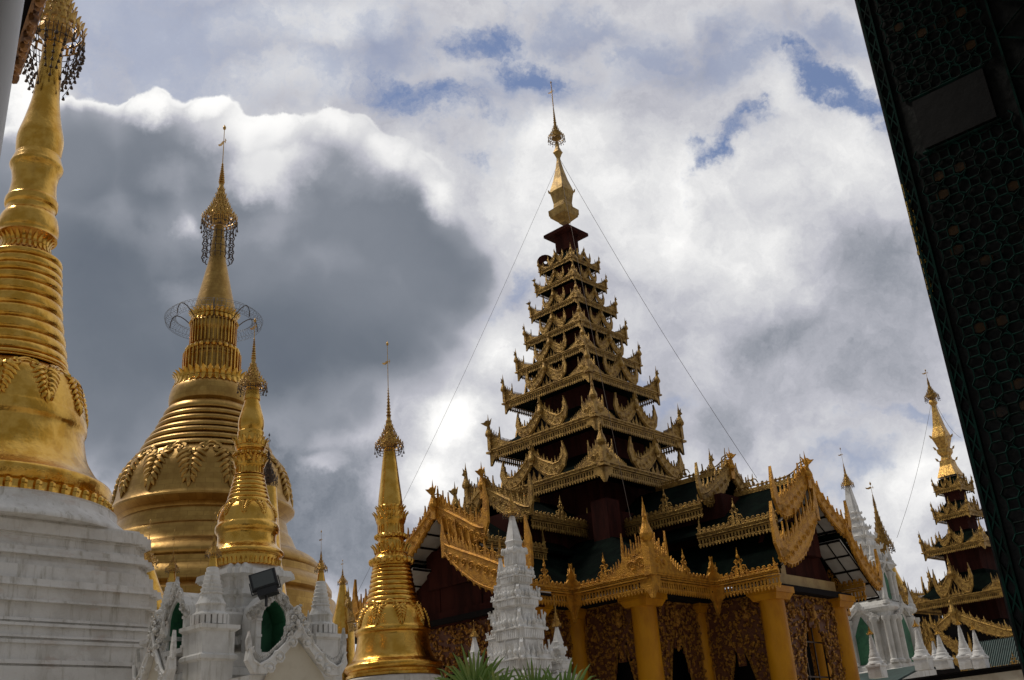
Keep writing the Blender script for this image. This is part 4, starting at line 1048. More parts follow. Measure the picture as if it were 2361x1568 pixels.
def straight_eave(P, Q, N, t1=.14, t2=.26, m='goldy', peaks=(.5,), crest=.20, ends=(0, 0), pitch=.085):
    mb = MB(); P, Q, N = Vector(P), Vector(Q), Vector(N)
    fascia_strip(mb, P, Q, N, t1, t2, pitch)
    L = (Q-P).length; X2 = (Q-P)/L; n = max(3, int(L/.13))
    def hf(f):
        k = .62
        for pk in peaks: k = max(k, 2.6*math.exp(-((f-pk)*L/.13)**2*.9))
        if ends[0]: k = max(k, ends[0]*math.exp(-(f*L/.16)**2))
        if ends[1]: k = max(k, ends[1]*math.exp(-((1-f)*L/.16)**2))
        return k
    for i in range(n):
        f = (i+.5)/n; h_ = crest*hf(f)
        sg = 1 if f < (peaks[0] if peaks else .5) else -1
        mb.prism(flame_pts(h_, L/n*.75, .3*sg), (P+X2*L*f, X2, (0, 0, 1)), .03)
        scroll(mb, P+X2*L*f+Vector((0, 0, .06)), X2*sg, (0, 0, 1), .055, .014, turns=.9)
    mb.tube([P+X2*L*(k/24)+Vector((0, 0, crest*.30*hf(k/24))) for k in range(25)], .018, 4)
    for pk in peaks:
        c = P+X2*L*pk
        for s_ in (-1, 1):
            scroll(mb, c+X2*s_*.10+Vector((0, 0, .14)), X2*s_, (0, 0, 1), .09, .016); scroll(mb, c+X2*s_*.05+Vector((0, 0, .30)), X2*s_, (0, 0, 1), .06, .014)
        finial(mb, c+Vector((0, 0, crest*1.9)), .22)
    return place(mb, 'eave_fascia', m)
def pend(mb, p, Xs, s=.3, d_=.42):
    for X2 in Xs:
        mb.prism([(-.02, .05), (s, .05), (s*.85, -d_*.45), (s*.45, -d_*.6), (s*.1, -d_), (-.02, -d_)], (p, X2, (0, 0, 1)), .05)
# skirt roof ------------------------------------------------------
ux, uy = Vector((1, 0, 0)), Vector((0, -1, 0))
plan = [(RA['U'], RA['w']), (QA, RA['w']), (QA, QB), (LA['w'], QB), (LA['w'], LA['U']), (-LA['w'], LA['U']), (-LA['w'], QB), (-QA, QB), (-QA, -RA['w'])]
pl = [(6.45, 1.95), (4.80, 1.95), (4.80, QB), (2.70, QB), (2.70, 5.85), (-2.70, 5.85), (-2.70, QB), (-4.80, QB), (-4.80, 1.95), (-6.45, 1.95),
      (-6.45, -1.95), (-4.80, -1.95), (-4.80, -QB), (-2.70, -QB), (-2.70, -5.85), (2.70, -5.85), (2.70, -QB), (4.80, -QB), (4.80, -1.95), (6.45, -1.95)]
def edge(i, j, N, **kw): return straight_eave(Lp(pl[i][0], pl[i][1], HE), Lp(pl[j][0], pl[j][1], HE), N, **kw)
edge(1, 0, uy, peaks=(.42,), ends=(2.4, 1.5)); edge(2, 1, ux, peaks=(.55,), ends=(0, 2.4)); edge(3, 2, uy, peaks=(.45,), ends=(2.6, 0)); edge(4, 3, ux, peaks=(.42,), ends=(0, 2.6))
edge(18, 17, ux, peaks=(.5,)); edge(19, 18, -uy, peaks=(.5,)); edge(7, 6, uy, peaks=(.5,))
# corner crown on the infill corner
mb = MB(); cpt = Lp(QA, QB, HE)
for X2 in (-ux, -uy): corner_wing(mb, cpt, X2, 1.05, .66, 1.25, .06)
mb.box(cpt+Vector((0, 0, .30)), (.17, .17, .75)); finial(mb, cpt+Vector((.03, -.03, .60)), .85, (1, -1))
pend(mb, cpt-Vector((0, 0, .12)), (-ux, -uy))
place(mb, 'corner_crest', 'goldy')
for pp, Xs in ((Lp(4.80, 1.95, HE), (ux, -uy*-1)), (Lp(2.70, QB, HE), (ux, uy))):
    mb = MB(); pend(mb, pp-Vector((0, 0, .1)), Xs, .26, .62)
    for X2 in Xs: mb.prism(flame_pts(.55, .42), (pp+Vector((0, 0, 0)), X2, (0, 0, 1)), .04)
    place(mb, 'corner_crest', 'goldy')
# roofs: skirt slopes as separate sloping slabs, dark green
def slab(pts, th=.07, name='roof', m='roof'):
    mb = MB(); P = [Vector(p) for p in pts]; N = (P[1]-P[0]).cross(P[2]-P[0]).normalized()
    if N.z < 0: N = -N
    n = len(P); vs = P+[p-N*th for p in P]
    mb.add(vs, [tuple(range(n)), tuple(range(n, 2*n))[::-1]]+[(i, (i+1) % n, n+(i+1) % n, n+i) for i in range(n)])
    return place(mb, name, m)
HT = 7.1     # where skirt roofs meet the upper walls
slab([Lp(QA, QB, HE-.02), Lp(QA, .2, HE-.02), Lp(2.0, .2, HT-.1), Lp(2.0, 2.0, HT-.1)])
slab([Lp(QA, QB, HE-.025), Lp(2.0, 2.0, HT-.105), Lp(.2, 2.0, HT-.105), Lp(.2, QB, HE-.025)])
for sg in (1, -1):      # right arm: skirt, outer roof, inner roof
    ke, kw, ko, kz = (1.95, .9, 1.55, 6.55) if sg > 0 else (2.72, 1.25, 1.70, 6.42)
    slab([Lp(3.0, sg*ke, HE-.02-.06*(sg < 0)), Lp(6.42, sg*ke, HE-.02-.06*(sg < 0)), Lp(6.42, sg*kw, 6.50), Lp(3.0, sg*kw, 6.50)])
    slab([Lp(3.0, sg*ko, kz), Lp(6.40, sg*ko, kz), Lp(6.40, 0, 7.62), Lp(3.0, 0, 7.62)])
    slab([Lp(1.6, sg*1.40, 7.28), Lp(4.42, sg*1.40, 7.28), Lp(4.42, 0, 8.30), Lp(1.6, 0, 8.30)])
    slab([Lp(sg*2.70, 3.0, HE-.02), Lp(sg*2.70, 5.85, HE-.02), Lp(sg*1.2, 5.85, 6.5), Lp(sg*1.2, 3.0, 6.5)])
    slab([Lp(sg*1.50, 2.6, 6.52), Lp(sg*1.50, 5.80, 6.52), Lp(0, 5.80, 7.50), Lp(0, 2.6, 7.50)])
    slab([Lp(sg*1.45, 1.6, 7.30), Lp(sg*1.45, 4.15, 7.30), Lp(0, 4.15, 8.20), Lp(0, 1.6, 8.20)])
# upper walls between the roofs
mb = MB()
mb.box(Lp(2.4, 0, 6.9), (4.6, 1.9, 1.3)); mb.box(Lp(4.2, 0, 6.4), (3.6, 1.9, .9)); mb.box(Lp(0, 2.2, 6.9), (2.0, 4.2, 1.2)); mb.box(Lp(0, 3.8, 6.3), (2.1, 2.9, .9))
mb.box(Lp(0, 0, 6.3), (4.2, 4.2, 2.6)); 
place(mb, 'clerestory_wall', 'maroon')
# corner pillar of the core seen between the arms
mb = MB(); mb.box(Lp(2.02, 2.02, 6.6), (.5, .5, 2.4)); place(mb, 'core_corner', 'maroon')
# side eaves of outer and inner roofs
for sg, N in ((1, uy), (-1, -uy)):
    straight_eave(Lp(4.28, sg*1.55, 6.57), Lp(6.40, sg*1.55, 6.57), N, t1=.12, t2=.22, m='goldc', peaks=(.5,), ends=(2.2, 1.6))
    straight_eave(Lp(1.95, sg*1.40, 7.30), Lp(4.42, sg*1.40, 7.30), N, t1=.12, t2=.22, m='goldc', peaks=(.58,), ends=(1.6, 1.4))
for sg, N in ((1, ux), (-1, -ux)):
    straight_eave(Lp(sg*1.50, 5.75, 6.54), Lp(sg*1.50, 3.75, 6.54), N, t1=.12, t2=.22, m='goldc', peaks=(.5,), ends=(1.4, 2.6))
    straight_eave(Lp(sg*1.45, 4.15, 7.32), Lp(sg*1.45, 1.95, 7.32), N, t1=.12, t2=.22, m='goldc', peaks=(.5,), ends=(1.4, 2.6))
# ridge crests
def ridge(P, Q, peaks=(.5,), h=.16):
    mb = MB(); P, Q = Vector(P), Vector(Q); L = (Q-P).length; X2 = (Q-P)/L
    M = Matrix((X2, X2.cross(Vector((0, 0, 1))), Vector((0, 0, 1)))).transposed()
    mb.box((P+Q)/2+Vector((0, 0, .04)), (L, .09, .12), M); n = int(L/.12)
    for i in range(n):
        f = (i+.5)/n; k = .75
        for pk in peaks: k = max(k, 2.6*math.exp(-((f-pk)*L/.14)**2))
        k = max(k, 3.2*math.exp(-((1-f)*L/.25)**2))
        scroll(mb, P+X2*L*f+Vector((0, 0, .10+h*k*.35)), X2, (0, 0, 1), h*k*.38, .016, turns=1.1)
        mb.prism(flame_pts(h*k*.8, .06, .3), (P+X2*L*f+Vector((0, 0, .08+h*k*.3)), X2, (0, 0, 1)), .025)
    mb.tube([P+X2*L*(k/20)+Vector((0, 0, .10+h*.5*(.75+2.4*math.exp(-((1-k/20)*L/.3)**2)))) for k in range(21)], .018, 4)
    return place(mb, 'ridge_crest', 'goldc')
ridge(Lp(4.5, 0, 7.62), Lp(6.45, 0, 7.62), peaks=(.25,)); ridge(Lp(2.2, 0, 8.30), Lp(4.45, 0, 8.30), peaks=(.4,))
ridge(Lp(0, 4.2, 7.50), Lp(0, 5.8, 7.50), peaks=(.3,)); ridge(Lp(0, 2.2, 8.20), Lp(0, 4.2, 8.20), peaks=(.3,))
# barge boards
XR, XI, YL, YI = 6.46, 4.47, 5.86, 4.2
gable_board(Lp(XR, 0, 7.66), Lp(XR, 1.58, 6.60), ux, nf=16, m='goldy', wid=.36)
gable_board(Lp(XR+.05, -.05, 6.82), Lp(XR+.05, 1.90, 5.52), ux, nf=18, peak_horn=1, m='goldy', wid=.44)
gable_board(Lp(XR, 0, 7.66), Lp(XR, -1.72, 6.42), ux, nf=18, m='goldy')
gable_board(Lp(XR+.03, -1.40, 6.52), Lp(XR+.03, -2.80, 5.28), ux, nf=15, m='goldy', wid=.32)
gable_board(Lp(0, YL, 7.52), Lp(1.60, YL, 6.56), uy, nf=18, m='goldy', wid=.42)
gable_board(Lp(.36, YL+.06, 6.52), Lp(2.85, YL+.06, 5.34), uy, nf=22, peak_horn=1, m='goldy', wid=.50)
gable_board(Lp(0, YL, 7.52), Lp(-1.7, YL, 6.45), uy, nf=16, m='goldy')
gable_board(Lp(-1.5, YL+.03, 6.52), Lp(-2.95, YL+.03, 5.34), uy, nf=15, m='goldy', wid=.36)
for sg in (1, -1):
    gable_board(Lp(XI, 0, 8.32), Lp(XI, sg*1.45, 7.32), ux, nf=15, wid=.32)
    gable_board(Lp(0, YI, 8.22), Lp(sg*1.5, YI, 7.30), uy, nf=15, wid=.34)
for c, ln, s_ in ((Lp(XR, 0, 7.62), (1, 0), .62), (Lp(XI, 0, 8.32), (1, 0), .55), (Lp(0, YL, 7.54), (0, -1), .66), (Lp(0, YI, 8.26), (0, -1), .66)):
    mb = MB(); finial(mb, c+Vector((ln[0]*.06, ln[1]*.06, -.05)), s_, ln, bird=True); mb.box(c+Vector((0, 0, .0)), (.16, .16, .5))
    place(mb, 'gable_finial', 'goldy')
# bird standing on the left ridge
mb = MB(); finial(mb, Lp(0, 5.2, 7.60), .62, (0, -1), bird=True); place(mb, 'ridge_bird', 'goldc')
# gable fields, soffits, rafters
def gable_field(kind):
    mb = MB(); sb = MB(); bb = MB(); rb = MB()
    if kind == 'R':
        x0 = XR-.75
        mb.prism([(-1.75, 5.30), (1.75, 5.30), (1.1, 6.35), (.3, 7.2), (0, 7.45), (-.3, 7.2), (-1.1, 6.35)], ((x0, 0, -1.6), (0, 1, 0), (0, 0, 1)), .12)
        for sg in (-1, 1):
            for (y1, z1, y2, z2) in (((0, 7.50, 1.62, 6.36), (1.20, 6.40, 2.70, 5.17)) if sg > 0 else ((0, 7.50, 1.48, 6.48), (.55, 6.25, 1.78, 5.50))):
                sb.prism([(y1*sg, z1-.06), (y2*sg, z2-.02), (y2*sg, z2-.06), (y1*sg, z1-.10)][::sg], ((x0+.36, 0, -1.6), (0, 1, 0), (0, 0, 1)), .70)
                for k in range(5):
                    f = k/4; y_ = y1+(y2-y1)*f; zz = z1+(z2-z1)*f; rb.box((x0+.36, sg*y_, zz-.10-1.6), (.70, .025, .05))
                for xx in (x0+.02, x0+.36, x0+.70):
                    rb.tube([(xx, sg*y1, z1-.115-1.6), (xx, sg*y2, z2-.075-1.6)], .018, 4)
        bb.box((x0+.12, 0, 5.30-1.6), (.16, 3.1, .26)); bb.box((x0+.10, -.72, 5.9-1.6), (.12, .22, 1.0))
    else:
        y0 = -(YL-.75)
        mb.prism([(-2.5, 5.2), (2.5, 5.2), (1.5, 6.1), (.4, 7.1), (0, 7.32), (-.4, 7.1), (-1.5, 6.1)], ((0, y0, -1.6), (1, 0, 0), (0, 0, 1)), .12)
        for sg in (-1, 1):
            for (x1, z1, x2, z2) in ((0, 7.36, 1.5, 6.42), (.9, 6.4, 2.75, 5.26)):
                sb.prism([(x1*sg, z1-.06), (x2*sg, z2-.02), (x2*sg, z2-.06), (x1*sg, z1-.10)][::-sg], ((0, y0-.36, -1.6), (1, 0, 0), (0, 0, 1)), .70)
                for k in range(5):
                    f = k/4; x_ = x1+(x2-x1)*f; zz = z1+(z2-z1)*f; rb.box((sg*x_, y0-.36, zz-.10-1.6), (.025, .70, .05))
        for x_ in (-1.5, -.7, .7, 1.5): bb.box((x_, y0-.07, 5.8-1.6), (.03, .02, 1.2))
    place(mb, 'gable_wall', 'maroon'); place(sb, 'soffit', 'soffit'); place(rb, 'soffit_battens', 'black'); place(bb, 'gable_beam', 'ochre' if kind == 'R' else 'maroon')
gable_field('R'); gable_field('L')
mb = MB(); mb.box(Lp(0, YL-.70, 5.12), (5.0, .18, .34)); place(mb, 'gable_tie', 'maroon')
# skirt soffit and dark architrave under the eaves
mb = MB()
HS = HE-.20
def flat(mb, x0, x1, b0, b1, h, th): mb.box(Lp((x0+x1)/2, (b0+b1)/2, h-th/2), (abs(x1-x0), abs(b1-b0), th))
flat(mb, -QA+.1, QA-.1, -QB+.1, QB-.1, HS, .03); flat(mb, QA-.1, XR-.76, -1.85, 1.85, HS-.004, .03); flat(mb, -2.6, 2.6, QB-.1, YL-1.0, HS-.008, .03)
place(mb, 'eave_soffit', 'soffit')
mb = MB()
for (x0, x1, b0, b1) in ((3.85, 4.35, -4.0, 4.0), (-4.2, 4.2, 3.45, 3.95), (4.0, 6.1, 1.25, 1.62), (4.0, 6.1, -1.62, -1.25), (1.95, 2.3, 3.6, 5.4), (-2.3, -1.95, 3.6, 5.4), (5.85, 6.2, -1.7, 1.7), (-2.3, 2.3, 5.0, 5.35)):
    flat(mb, x0, x1, b0, b1, HS-.035-.001*x0, .13)
place(mb, 'architrave', 'black')
mb = MB()
for k in range(9): 
    mb.box(Lp(4.62, -4.2+k*1.05, HS-.05), (.42, .03, .03)); mb.box(Lp(-4.2+k*1.05, 4.15, HS-.05), (.03, .4, .03))
place(mb, 'soffit_battens', 'black')
# columns
cols = [(4.05, 3.65), (5.85, 1.42), (5.85, -1.42), (3.85, 1.38), (3.85, -1.38), (4.05, -3.65), (2.1, 3.65), (2.1, 5.15), (-2.1, 5.15), (-2.1, 3.65), (-4.05, 3.65)]
cb = MB(); cb.lathe([(.270, 3.5), (.270, 2.6), (.278, 0), (.278, -1.2)], 40)
co0 = None
for (a, b) in cols:
    if co0 is None:
        co0 = cb.build('column', MT['column'], P1, loc=(a*K, -b*K, 1.6), xf=xk, smooth=True)
        kb = MB(); kb.loft([[(-.285, -.285, 3.20), (.285, -.285, 3.20), (.285, .285, 3.20), (-.285, .285, 3.20)], [(-.355, -.355, 3.33), (.355, -.355, 3.33), (.355, .355, 3.33), (-.355, .355, 3.33)]])
        kb.box((0, 0, 3.40), (.76, .76, .136)); k0 = kb.build('capital', MT['column'], co0, xf=xk)
    else:
        c_ = inst(co0, 'column', P1, loc=(a*K, -b*K, 1.6)); inst(k0, 'capital', c_)
# carved screens between the columns
def screen(P, Q, seed, hb=2.6, open_=(.30, .70, 3.9), figs=1):
    """pierced carved hanging screen from P to Q; pointed opening with drip edge"""
    P, Q = Vector(P), Vector(Q); L = (Q-P).length; X2 = (Q-P)/L; Za = Vector((0, 0, 1)); N = X2.cross(Za)
    rnd = random.Random(seed); top = 5.0
    f0, f1, hp_ = open_
    def inside(f, h):
        if h > hp_: return False
        fm = (f0+f1)/2; k = (hp_-h)/(hp_-hb)
        half = (f1-f0)/2*min(1, .25+1.1*k**.8)+.03*math.sin(h*19)
        # central pendant
        if abs(f-fm) < .045 and h > hp_-.45: return False
        return abs(f-fm) < half
    gb_ = MB(); nx, nz = int(L/.06), 48
    for i in range(nx):
        zz = hb; run = None
        for j in range(nz+1):
            h = hb+(top-hb)*j/nz; ins = inside((i+.5)/nx, h) or j == nz
            if not ins and run is None: run = h
            if ins and run is not None:
                x0 = L*i/nx; gb_.prism([(x0, run-1.6), (x0+L/nx, run-1.6), (x0+L/nx, h-1.6), (x0, h-1.6)], (Vector((P.x, P.y, 0)), X2, Za), .04); run = None
    so_ = place(gb_, 'carved_screen', 'carvebg')
    lb = MB(); cnt = int(L*(top-hb)*125)
    for i in range(cnt):
        f = rnd.random(); h = rnd.uniform(hb, top)
        if inside(f, h): continue
        c = P+X2*L*f+N*(.03*(rnd.random()))+Vector((0, 0, 0)); c = Vector((c.x, c.y, h-1.6))
        r = rnd.random(); s_ = rnd.uniform(.028, .058)
        a_ = rnd.uniform(0, 2*PI); Xr = X2*math.cos(a_)+Za*math.sin(a_); Yr = -X2*math.sin(a_)+Za*math.cos(a_)
        if r < .45: lb.prism(flame_pts(s_*2.2, s_*1.3, rnd.uniform(-.5, .5)), (c+N*.03, Xr, Yr), .03+.04*rnd.random())
        elif r < .8: scroll(lb, c+N*.045, Xr, Yr, s_, s_*.30)
        else: lb.ball(c+N*.04, s_*.6, 1, 1, 1.4, 6, 4)
    for k in range(60):        # dripping fringe round the opening
        fm = (f0+f1)/2; sg = rnd.choice((-1, 1)); h = rnd.uniform(hb, hp_); kk = (hp_-h)/(hp_-hb)
        half = (f1-f0)/2*min(1, .25+1.1*kk**.8)
        c = P+X2*L*(fm+sg*half); c = Vector((c.x, c.y, h-1.6)); lb.prism(flame_pts(-.16, .07, 0), (c+N*.02, X2, Za), .05)
    for k in range(figs):
        c = P+X2*L*rnd.uniform(.2, .8); c = Vector((c.x, c.y, 4.75-1.6)); lb.ball(c+N*.06, .07, seg=8); lb.ball(c+N*.06-Za*.16, .09, 1, 1, 1.5)
    lb.build('carving', MT['carve'], so_, loc=(0, 0, 0), xf=xk)
    eb = MB()
    for s_ in (0, 1):
        p = P+X2*(.03+(L-.06)*s_); eb.box((p.x, p.y, (top+hb)/2-1.6), (.06, .06, top-hb))
    eb.tube([(P.x, P.y, top-1.6), (Q.x, Q.y, top-1.6)], .05, 5); eb.build('screen_frame', MT['carve'], so_, xf=xk)
C2 = lambda a, b: Lp(a, b, 1.6)
screen(C2(2.35, 3.62), C2(3.80, 3.62), 1, open_=(.45, .92, 4.15)); screen(C2(3.98, 3.45), C2(3.98, 1.60), 2, open_=(.28, .76, 4.40))
screen(C2(4.10, 1.38), C2(5.65, 1.38), 3, open_=(.26, .74, 4.0)); screen(C2(5.90, 1.22), C2(5.90, -1.22), 4, open_=(.26, .78, 4.70), hb=2.6)
screen(C2(-1.95, 5.15), C2(1.95, 5.15), 5, open_=(.30, .54, 4.35)); screen(C2(2.12, 4.95), C2(2.12, 3.8), 6, open_=(.3, .7, 3.6)); screen(C2(3.98, -1.6), C2(3.98, -3.45), 7)
# gold inner screen and window bars glimpsed in the right bay; dark inner hall
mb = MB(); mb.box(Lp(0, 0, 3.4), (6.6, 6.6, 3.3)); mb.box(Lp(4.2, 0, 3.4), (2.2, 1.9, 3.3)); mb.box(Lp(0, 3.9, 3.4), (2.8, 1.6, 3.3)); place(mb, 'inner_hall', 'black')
mb = MB()
for k in range(4): mb.box(Lp(5.80, -.66+.44*k, 3.2), (.03, .03, 2.6))
for k in range(3): mb.box(Lp(5.795, 0, 2.5+.75*k), (.03, 1.7, .03))
place(mb, 'window_bars', 'iron')
mb = MB()
rnd = random.Random(3)
for k in range(260): mb.ball(Lp(5.40, rnd.uniform(-.75, .75), rnd.uniform(2.3, 2.95)), rnd.uniform(.03, .05), seg=5, rings=3)
place(mb, 'inner_carving', 'goldy')
mb = MB(); mb.box(Lp(0, 0, .85), (13.2, 12.4, .5)); place(mb, 'plinth', 'white')
# guy wires from the neck of the spire
wt = zz1(372)
def wire(x, y, dist, a0, b0, nm='guy_wire', root=P1, top=None, r=.007):
    e_ = at(x, y, dist); inv = root.matrix_basis.inverted() @ e_
    o = Vector((a0, b0, top or wt)); mb = MB()
    pts = [o+(inv-o)*f-Vector((0, 0, .35*math.sin(PI*f))) for f in [k/16 for k in range(17)]]
    mb.tube(pts, r, 4); return mb.build(nm, MT['iron'], root)
bpy.context.view_layer.update()
wire(820, 1375, 42, -.12, .1); wire(1745, 1102, 33, .12, -.05)
w_ = wire(1455, 1200, 28.5, .1, -.15, r=.006)

# ================================================================== gilded roof edge far behind, between the shrine and the gold stupa
# ================================================================== white carved spire in front of the hall
D = 24; ax = (1176, 1124); A = at(*ax, D)
ZY = lambda yz: hz(ax, D, (1950+yz/2.036)/1.7348)
SH = lambda hw: hw*.00212
def carved_spire(name, label, loc, tiers, top, goldz, sc=1., grp=None):
    """tiers: (y top of leaf zone, y plate top, y band bottom, half width) from top to bottom, heights in metres"""
    t = thing(name, label, 'spire', loc, -PHI, grp)
    zt, zn, s_top = top
    mb = MB(); rings = []
    for z, s in ((zt, .048*sc), (zt-.02, .052*sc), (zt-(zt-zn)*.12, .060*sc), (zt-(zt-zn)*.13, .056*sc), (zn+.02*sc, s_top), (zn, s_top*1.12), (zn-.03*sc, s_top*1.06), (zn-(.22*sc), s_top*.72), (zn-(.24*sc), s_top*.72)):
        rings.append([(x, y, z) for x, y, z in redent(s, s*.16, 1, z)])
    mb.loft(rings[::-1])
    for k in range(4):
        M = Matrix.Rotation(k*PI/2, 3, 'Z')
        for i in range(7):
            p = M @ Vector((s_top*.92, (-.72+.24*i)*s_top, zn-.12*sc)); mb.box(p, (.02*sc, s_top*.14, .17*sc), M)
    mb.build('tapering_neck', MT['marble'], t)
    for (zl, zp, zbm, s) in tiers:
        mb = MB(); d_ = s*.13
        pr = [(s*.80, zl+.02), (s*.78, zp+.02), (s*.92, zp), (s*1.06, zp-.02), (s*1.06, zp-.05*sc), (s*.98, zp-.06*sc), (s*.97, zbm+.02), (s*.90, zbm), (s*.82, zbm-.04*sc), (s*.86, zbm-.10*sc)]
        mb.loft([[(x, y, z) for x, y, z in redent(q_, d_, 2, z)] for q_, z in pr][::-1])
        for k in range(4):
            M = Matrix.Rotation(k*PI/2, 3, 'Z'); n = max(6, int(s*26/sc))
            for i in range(n):
                yy_ = -s*.72+1.44*s*(i+.5)/n
                mb.box(M @ Vector((s*.985, yy_, (zp-.06*sc+zbm)/2)), (.03*sc, 1.0*s/n, (zp-.07*sc-zbm)*.9), M)
        mb.build('carved_tier', MT['marble'], t)
        lb = MB(); hl = (zl-zp)*1.15; rnd = random.Random(int(s*1000))
        for k in range(4):
            M = Matrix.Rotation(k*PI/2, 3, 'Z'); X2 = M @ Vector((0, 1, 0)); Nn = M @ Vector((1, 0, 0))
            for i in range(7):
                f = (i-3)/3; big = 1.0 if i in (0, 3, 6) else .72
                c = Nn*(s*(.97-.10*abs(f)))+X2*(f*s*.84)+Vector((0, 0, zp-.01))
                lb.prism(flame_pts(hl*big, s*.26, .12*(-1 if f > 0 else 1)), (c, X2, (0, 0, 1)), .035*sc)
                lb.ball(c+Vector((0, 0, hl*.30))+Nn*.03*sc, .05*sc*big, 1, 1, 1.5, 6, 5)
                if i in (0, 3, 6):
                    for sg in (-1, 1): scroll(lb, c+X2*sg*s*.06+Vector((0, 0, hl*.28))+Nn*.03*sc, X2*sg, (0, 0, 1), s*.07, .010*sc)
            c = M @ Vector((s*.86, s*.86, zp))        # corner horn leaning out
            Dg = (M @ Vector((1, 1, 0))).normalized()
            lb.prism([(-.10*s, 0), (.12*s, .0), (.13*s, hl*.5), (.20*s, hl*.72), (.12*s, hl*.86), (.06*s, hl*.7), (-.04*s, hl*.6)], (c, Dg, (0, 0, 1)), .06*sc)
            lb.ball(M @ Vector((s*.97, s*.97, zp-.035*sc)), .045*sc, seg=7)
            lb.ball(M @ Vector((s*1.05, 0, zp-.03*sc)), .04*sc, 1, 1, 1, 7)
        lb.build('leaf_antefixes', MT['whitec'] if False else MT['marble'], t)
    hti(t, goldz[0], goldz[3], goldz[1], (goldz[1]*.55+goldz[2]*.45), goldz[2], n=14, rings=6, fringe=.9, m='goldd', vane=0)
    return t
TW = [(ZY(585), ZY(640), ZY(652), SH(85)), (ZY(655), ZY(722), ZY(790), SH(142)), (ZY(822), ZY(905), ZY(980), SH(182)), (ZY(1022), ZY(1150), ZY(1250), SH(212)), (ZY(1268), ZY(1400), ZY(1500), SH(255)), (ZY(1520), ZY(1640), ZY(1760), SH(315))]
TW[0] = (ZY(500), ZY(525), ZY(640), SH(96))
cs = carved_spire('carved_spire', 'tall white many tiered carved spire with gold tip before the dark hall', (A.x, A.y, 0), TW, (ZY(235), ZY(442), SH(68)), (ZY(222), ZY(70), ZY(0), .21))
mb = MB(); mb.loft([[(x, y, z) for x, y, z in redent(s, .1, 2, z)] for s, z in ((.95, 0), (.9, 1.2), (.78, ZY(1770)))]); mb.build('base', MT['marble'], cs)
def small_white(xz, yz_tip, yz_gold, yz_neck, D, label, hw):
    ax_ = ((1700+xz/2.036)/1.7348, (1950+yz_tip/2.036)/1.7348); A_ = at(ax_[0], ax_[1], D)
    Z_ = lambda yz: hz(ax_, D, (1950+yz/2.036)/1.7348)
    zg, zn = Z_(yz_gold), Z_(yz_neck); s = hw
    ts = [(zn-.10, zn-.16, zn-.28, s*.9), (zn-.36, zn-.46, zn-.62, s*1.35), (zn-.72, zn-.86, zn-1.05, s*1.8), (zn-1.2, zn-1.35, zn-1.6, s*2.2)]
    t_ = carved_spire('carved_spire', label, (A_.x, A_.y, 0), ts, (zg, zn, s*.62), (zg, zg+(Z_(yz_tip)-zg)*.55, Z_(yz_tip), s*.7), sc=.55)
    mb = MB(); mb.loft([[(x, y, z) for x, y, z in redent(q_, .05, 2, z)] for q_, z in ((s*2.6, 0), (s*2.4, zn-1.6))]); mb.build('base', MT['marble'], t_)
small_white(598, 350, 570, 760, 25.2, 'small white spire with long gold tip peeping out behind the tall carved spire', .15)
small_white(394, 1080, 1215, 1340, 23.6, 'small white spire low on the left of the tall white one, behind the palm leaves', .13)
small_white(1052, 880, 1130, 1260, 24.6, 'small white spire low on the right of the tall white one, against a golden column', .15)

# ================================================================== fan palms
def fan(mb, sb, O, up, n, L, spread, tilt, rnd):
    O = Vector(O); up = Vector(up).normalized(); side = up.cross(Vector((0, 1, 0.15))).normalized(); nrm = side.cross(up)
    for i in range(n):
        a = (-.5+(i+.5)/n)*spread; l = L*(1-.18*abs(a)/(spread/2))*rnd.uniform(.9, 1.06)
        d_ = (up*math.cos(a)+side*math.sin(a)+nrm*rnd.uniform(-.22, .22)).normalized(); w = L*rnd.uniform(.024, .036); drp = rnd.uniform(.4, 2.2)
        s_ = d_.cross(nrm).normalized(); rings = []
        for f, wv, dr in ((0, .35, 0), (.3, 1., .0), (.6, .95, -.015), (.85, .5, -.06), (1.0, .05, -.13)):
            c = O+d_*l*f+Vector((0, 0, dr*L*drp)); hw = w*wv
            rings.append([c-s_*hw+nrm*hw*.55, c, c+s_*hw+nrm*hw*.55, c+nrm*.006])
        mb.loft(rings)
    sb.tube([O, O-up*.6+Vector((0, 0, -.3)), O-up*.9+Vector((0, 0, -1.4))], .02, 5)
def palm(px, py, D, label, fans, seed):
    A_ = at(px, py, D); t = thing('fan_palm', label, 'palm', (A_.x, A_.y, 0), 0)
    mb = MB(); sb = MB(); rnd = random.Random(seed)
    for (fx, fy, dx, dz, n, L, sp) in fans:
        P_ = at(fx, fy, D+rnd.uniform(-.3, .3)); fan(mb, sb, (P_.x-A_.x, P_.y-A_.y, P_.z), (dx, rnd.uniform(-.25, .25), dz), n, L, sp, 0, rnd)
    mb.build('fronds', MT['palm'], t); sb.tube([(0, 0, 0), (.05, 0, A_.z*.5), (0, 0, A_.z)], [.14, .12, .11], 9); sb.build('trunk', MT['stem'], t)
palm(1100, 1700, 15, 'green fan palm rising in front of the foot of the tall white spire', [(1095, 1610, -.12, 1, 26, .80, 2.7), (1150, 1650, .3, 1, 22, .78, 2.2), (1040, 1650, -.6, 1, 20, .72, 2.2), (1120, 1680, 0, 1, 20, .8, 2.4)], 4)
palm(1310, 1720, 15.5, 'green fan palm right of the tall white spire before a golden column', [(1235, 1640, -.15, 1, 24, .80, 2.2), (1300, 1660, .25, 1, 26, .95, 2.6), (1375, 1670, .7, .9, 20, .62, 2.0)], 9)

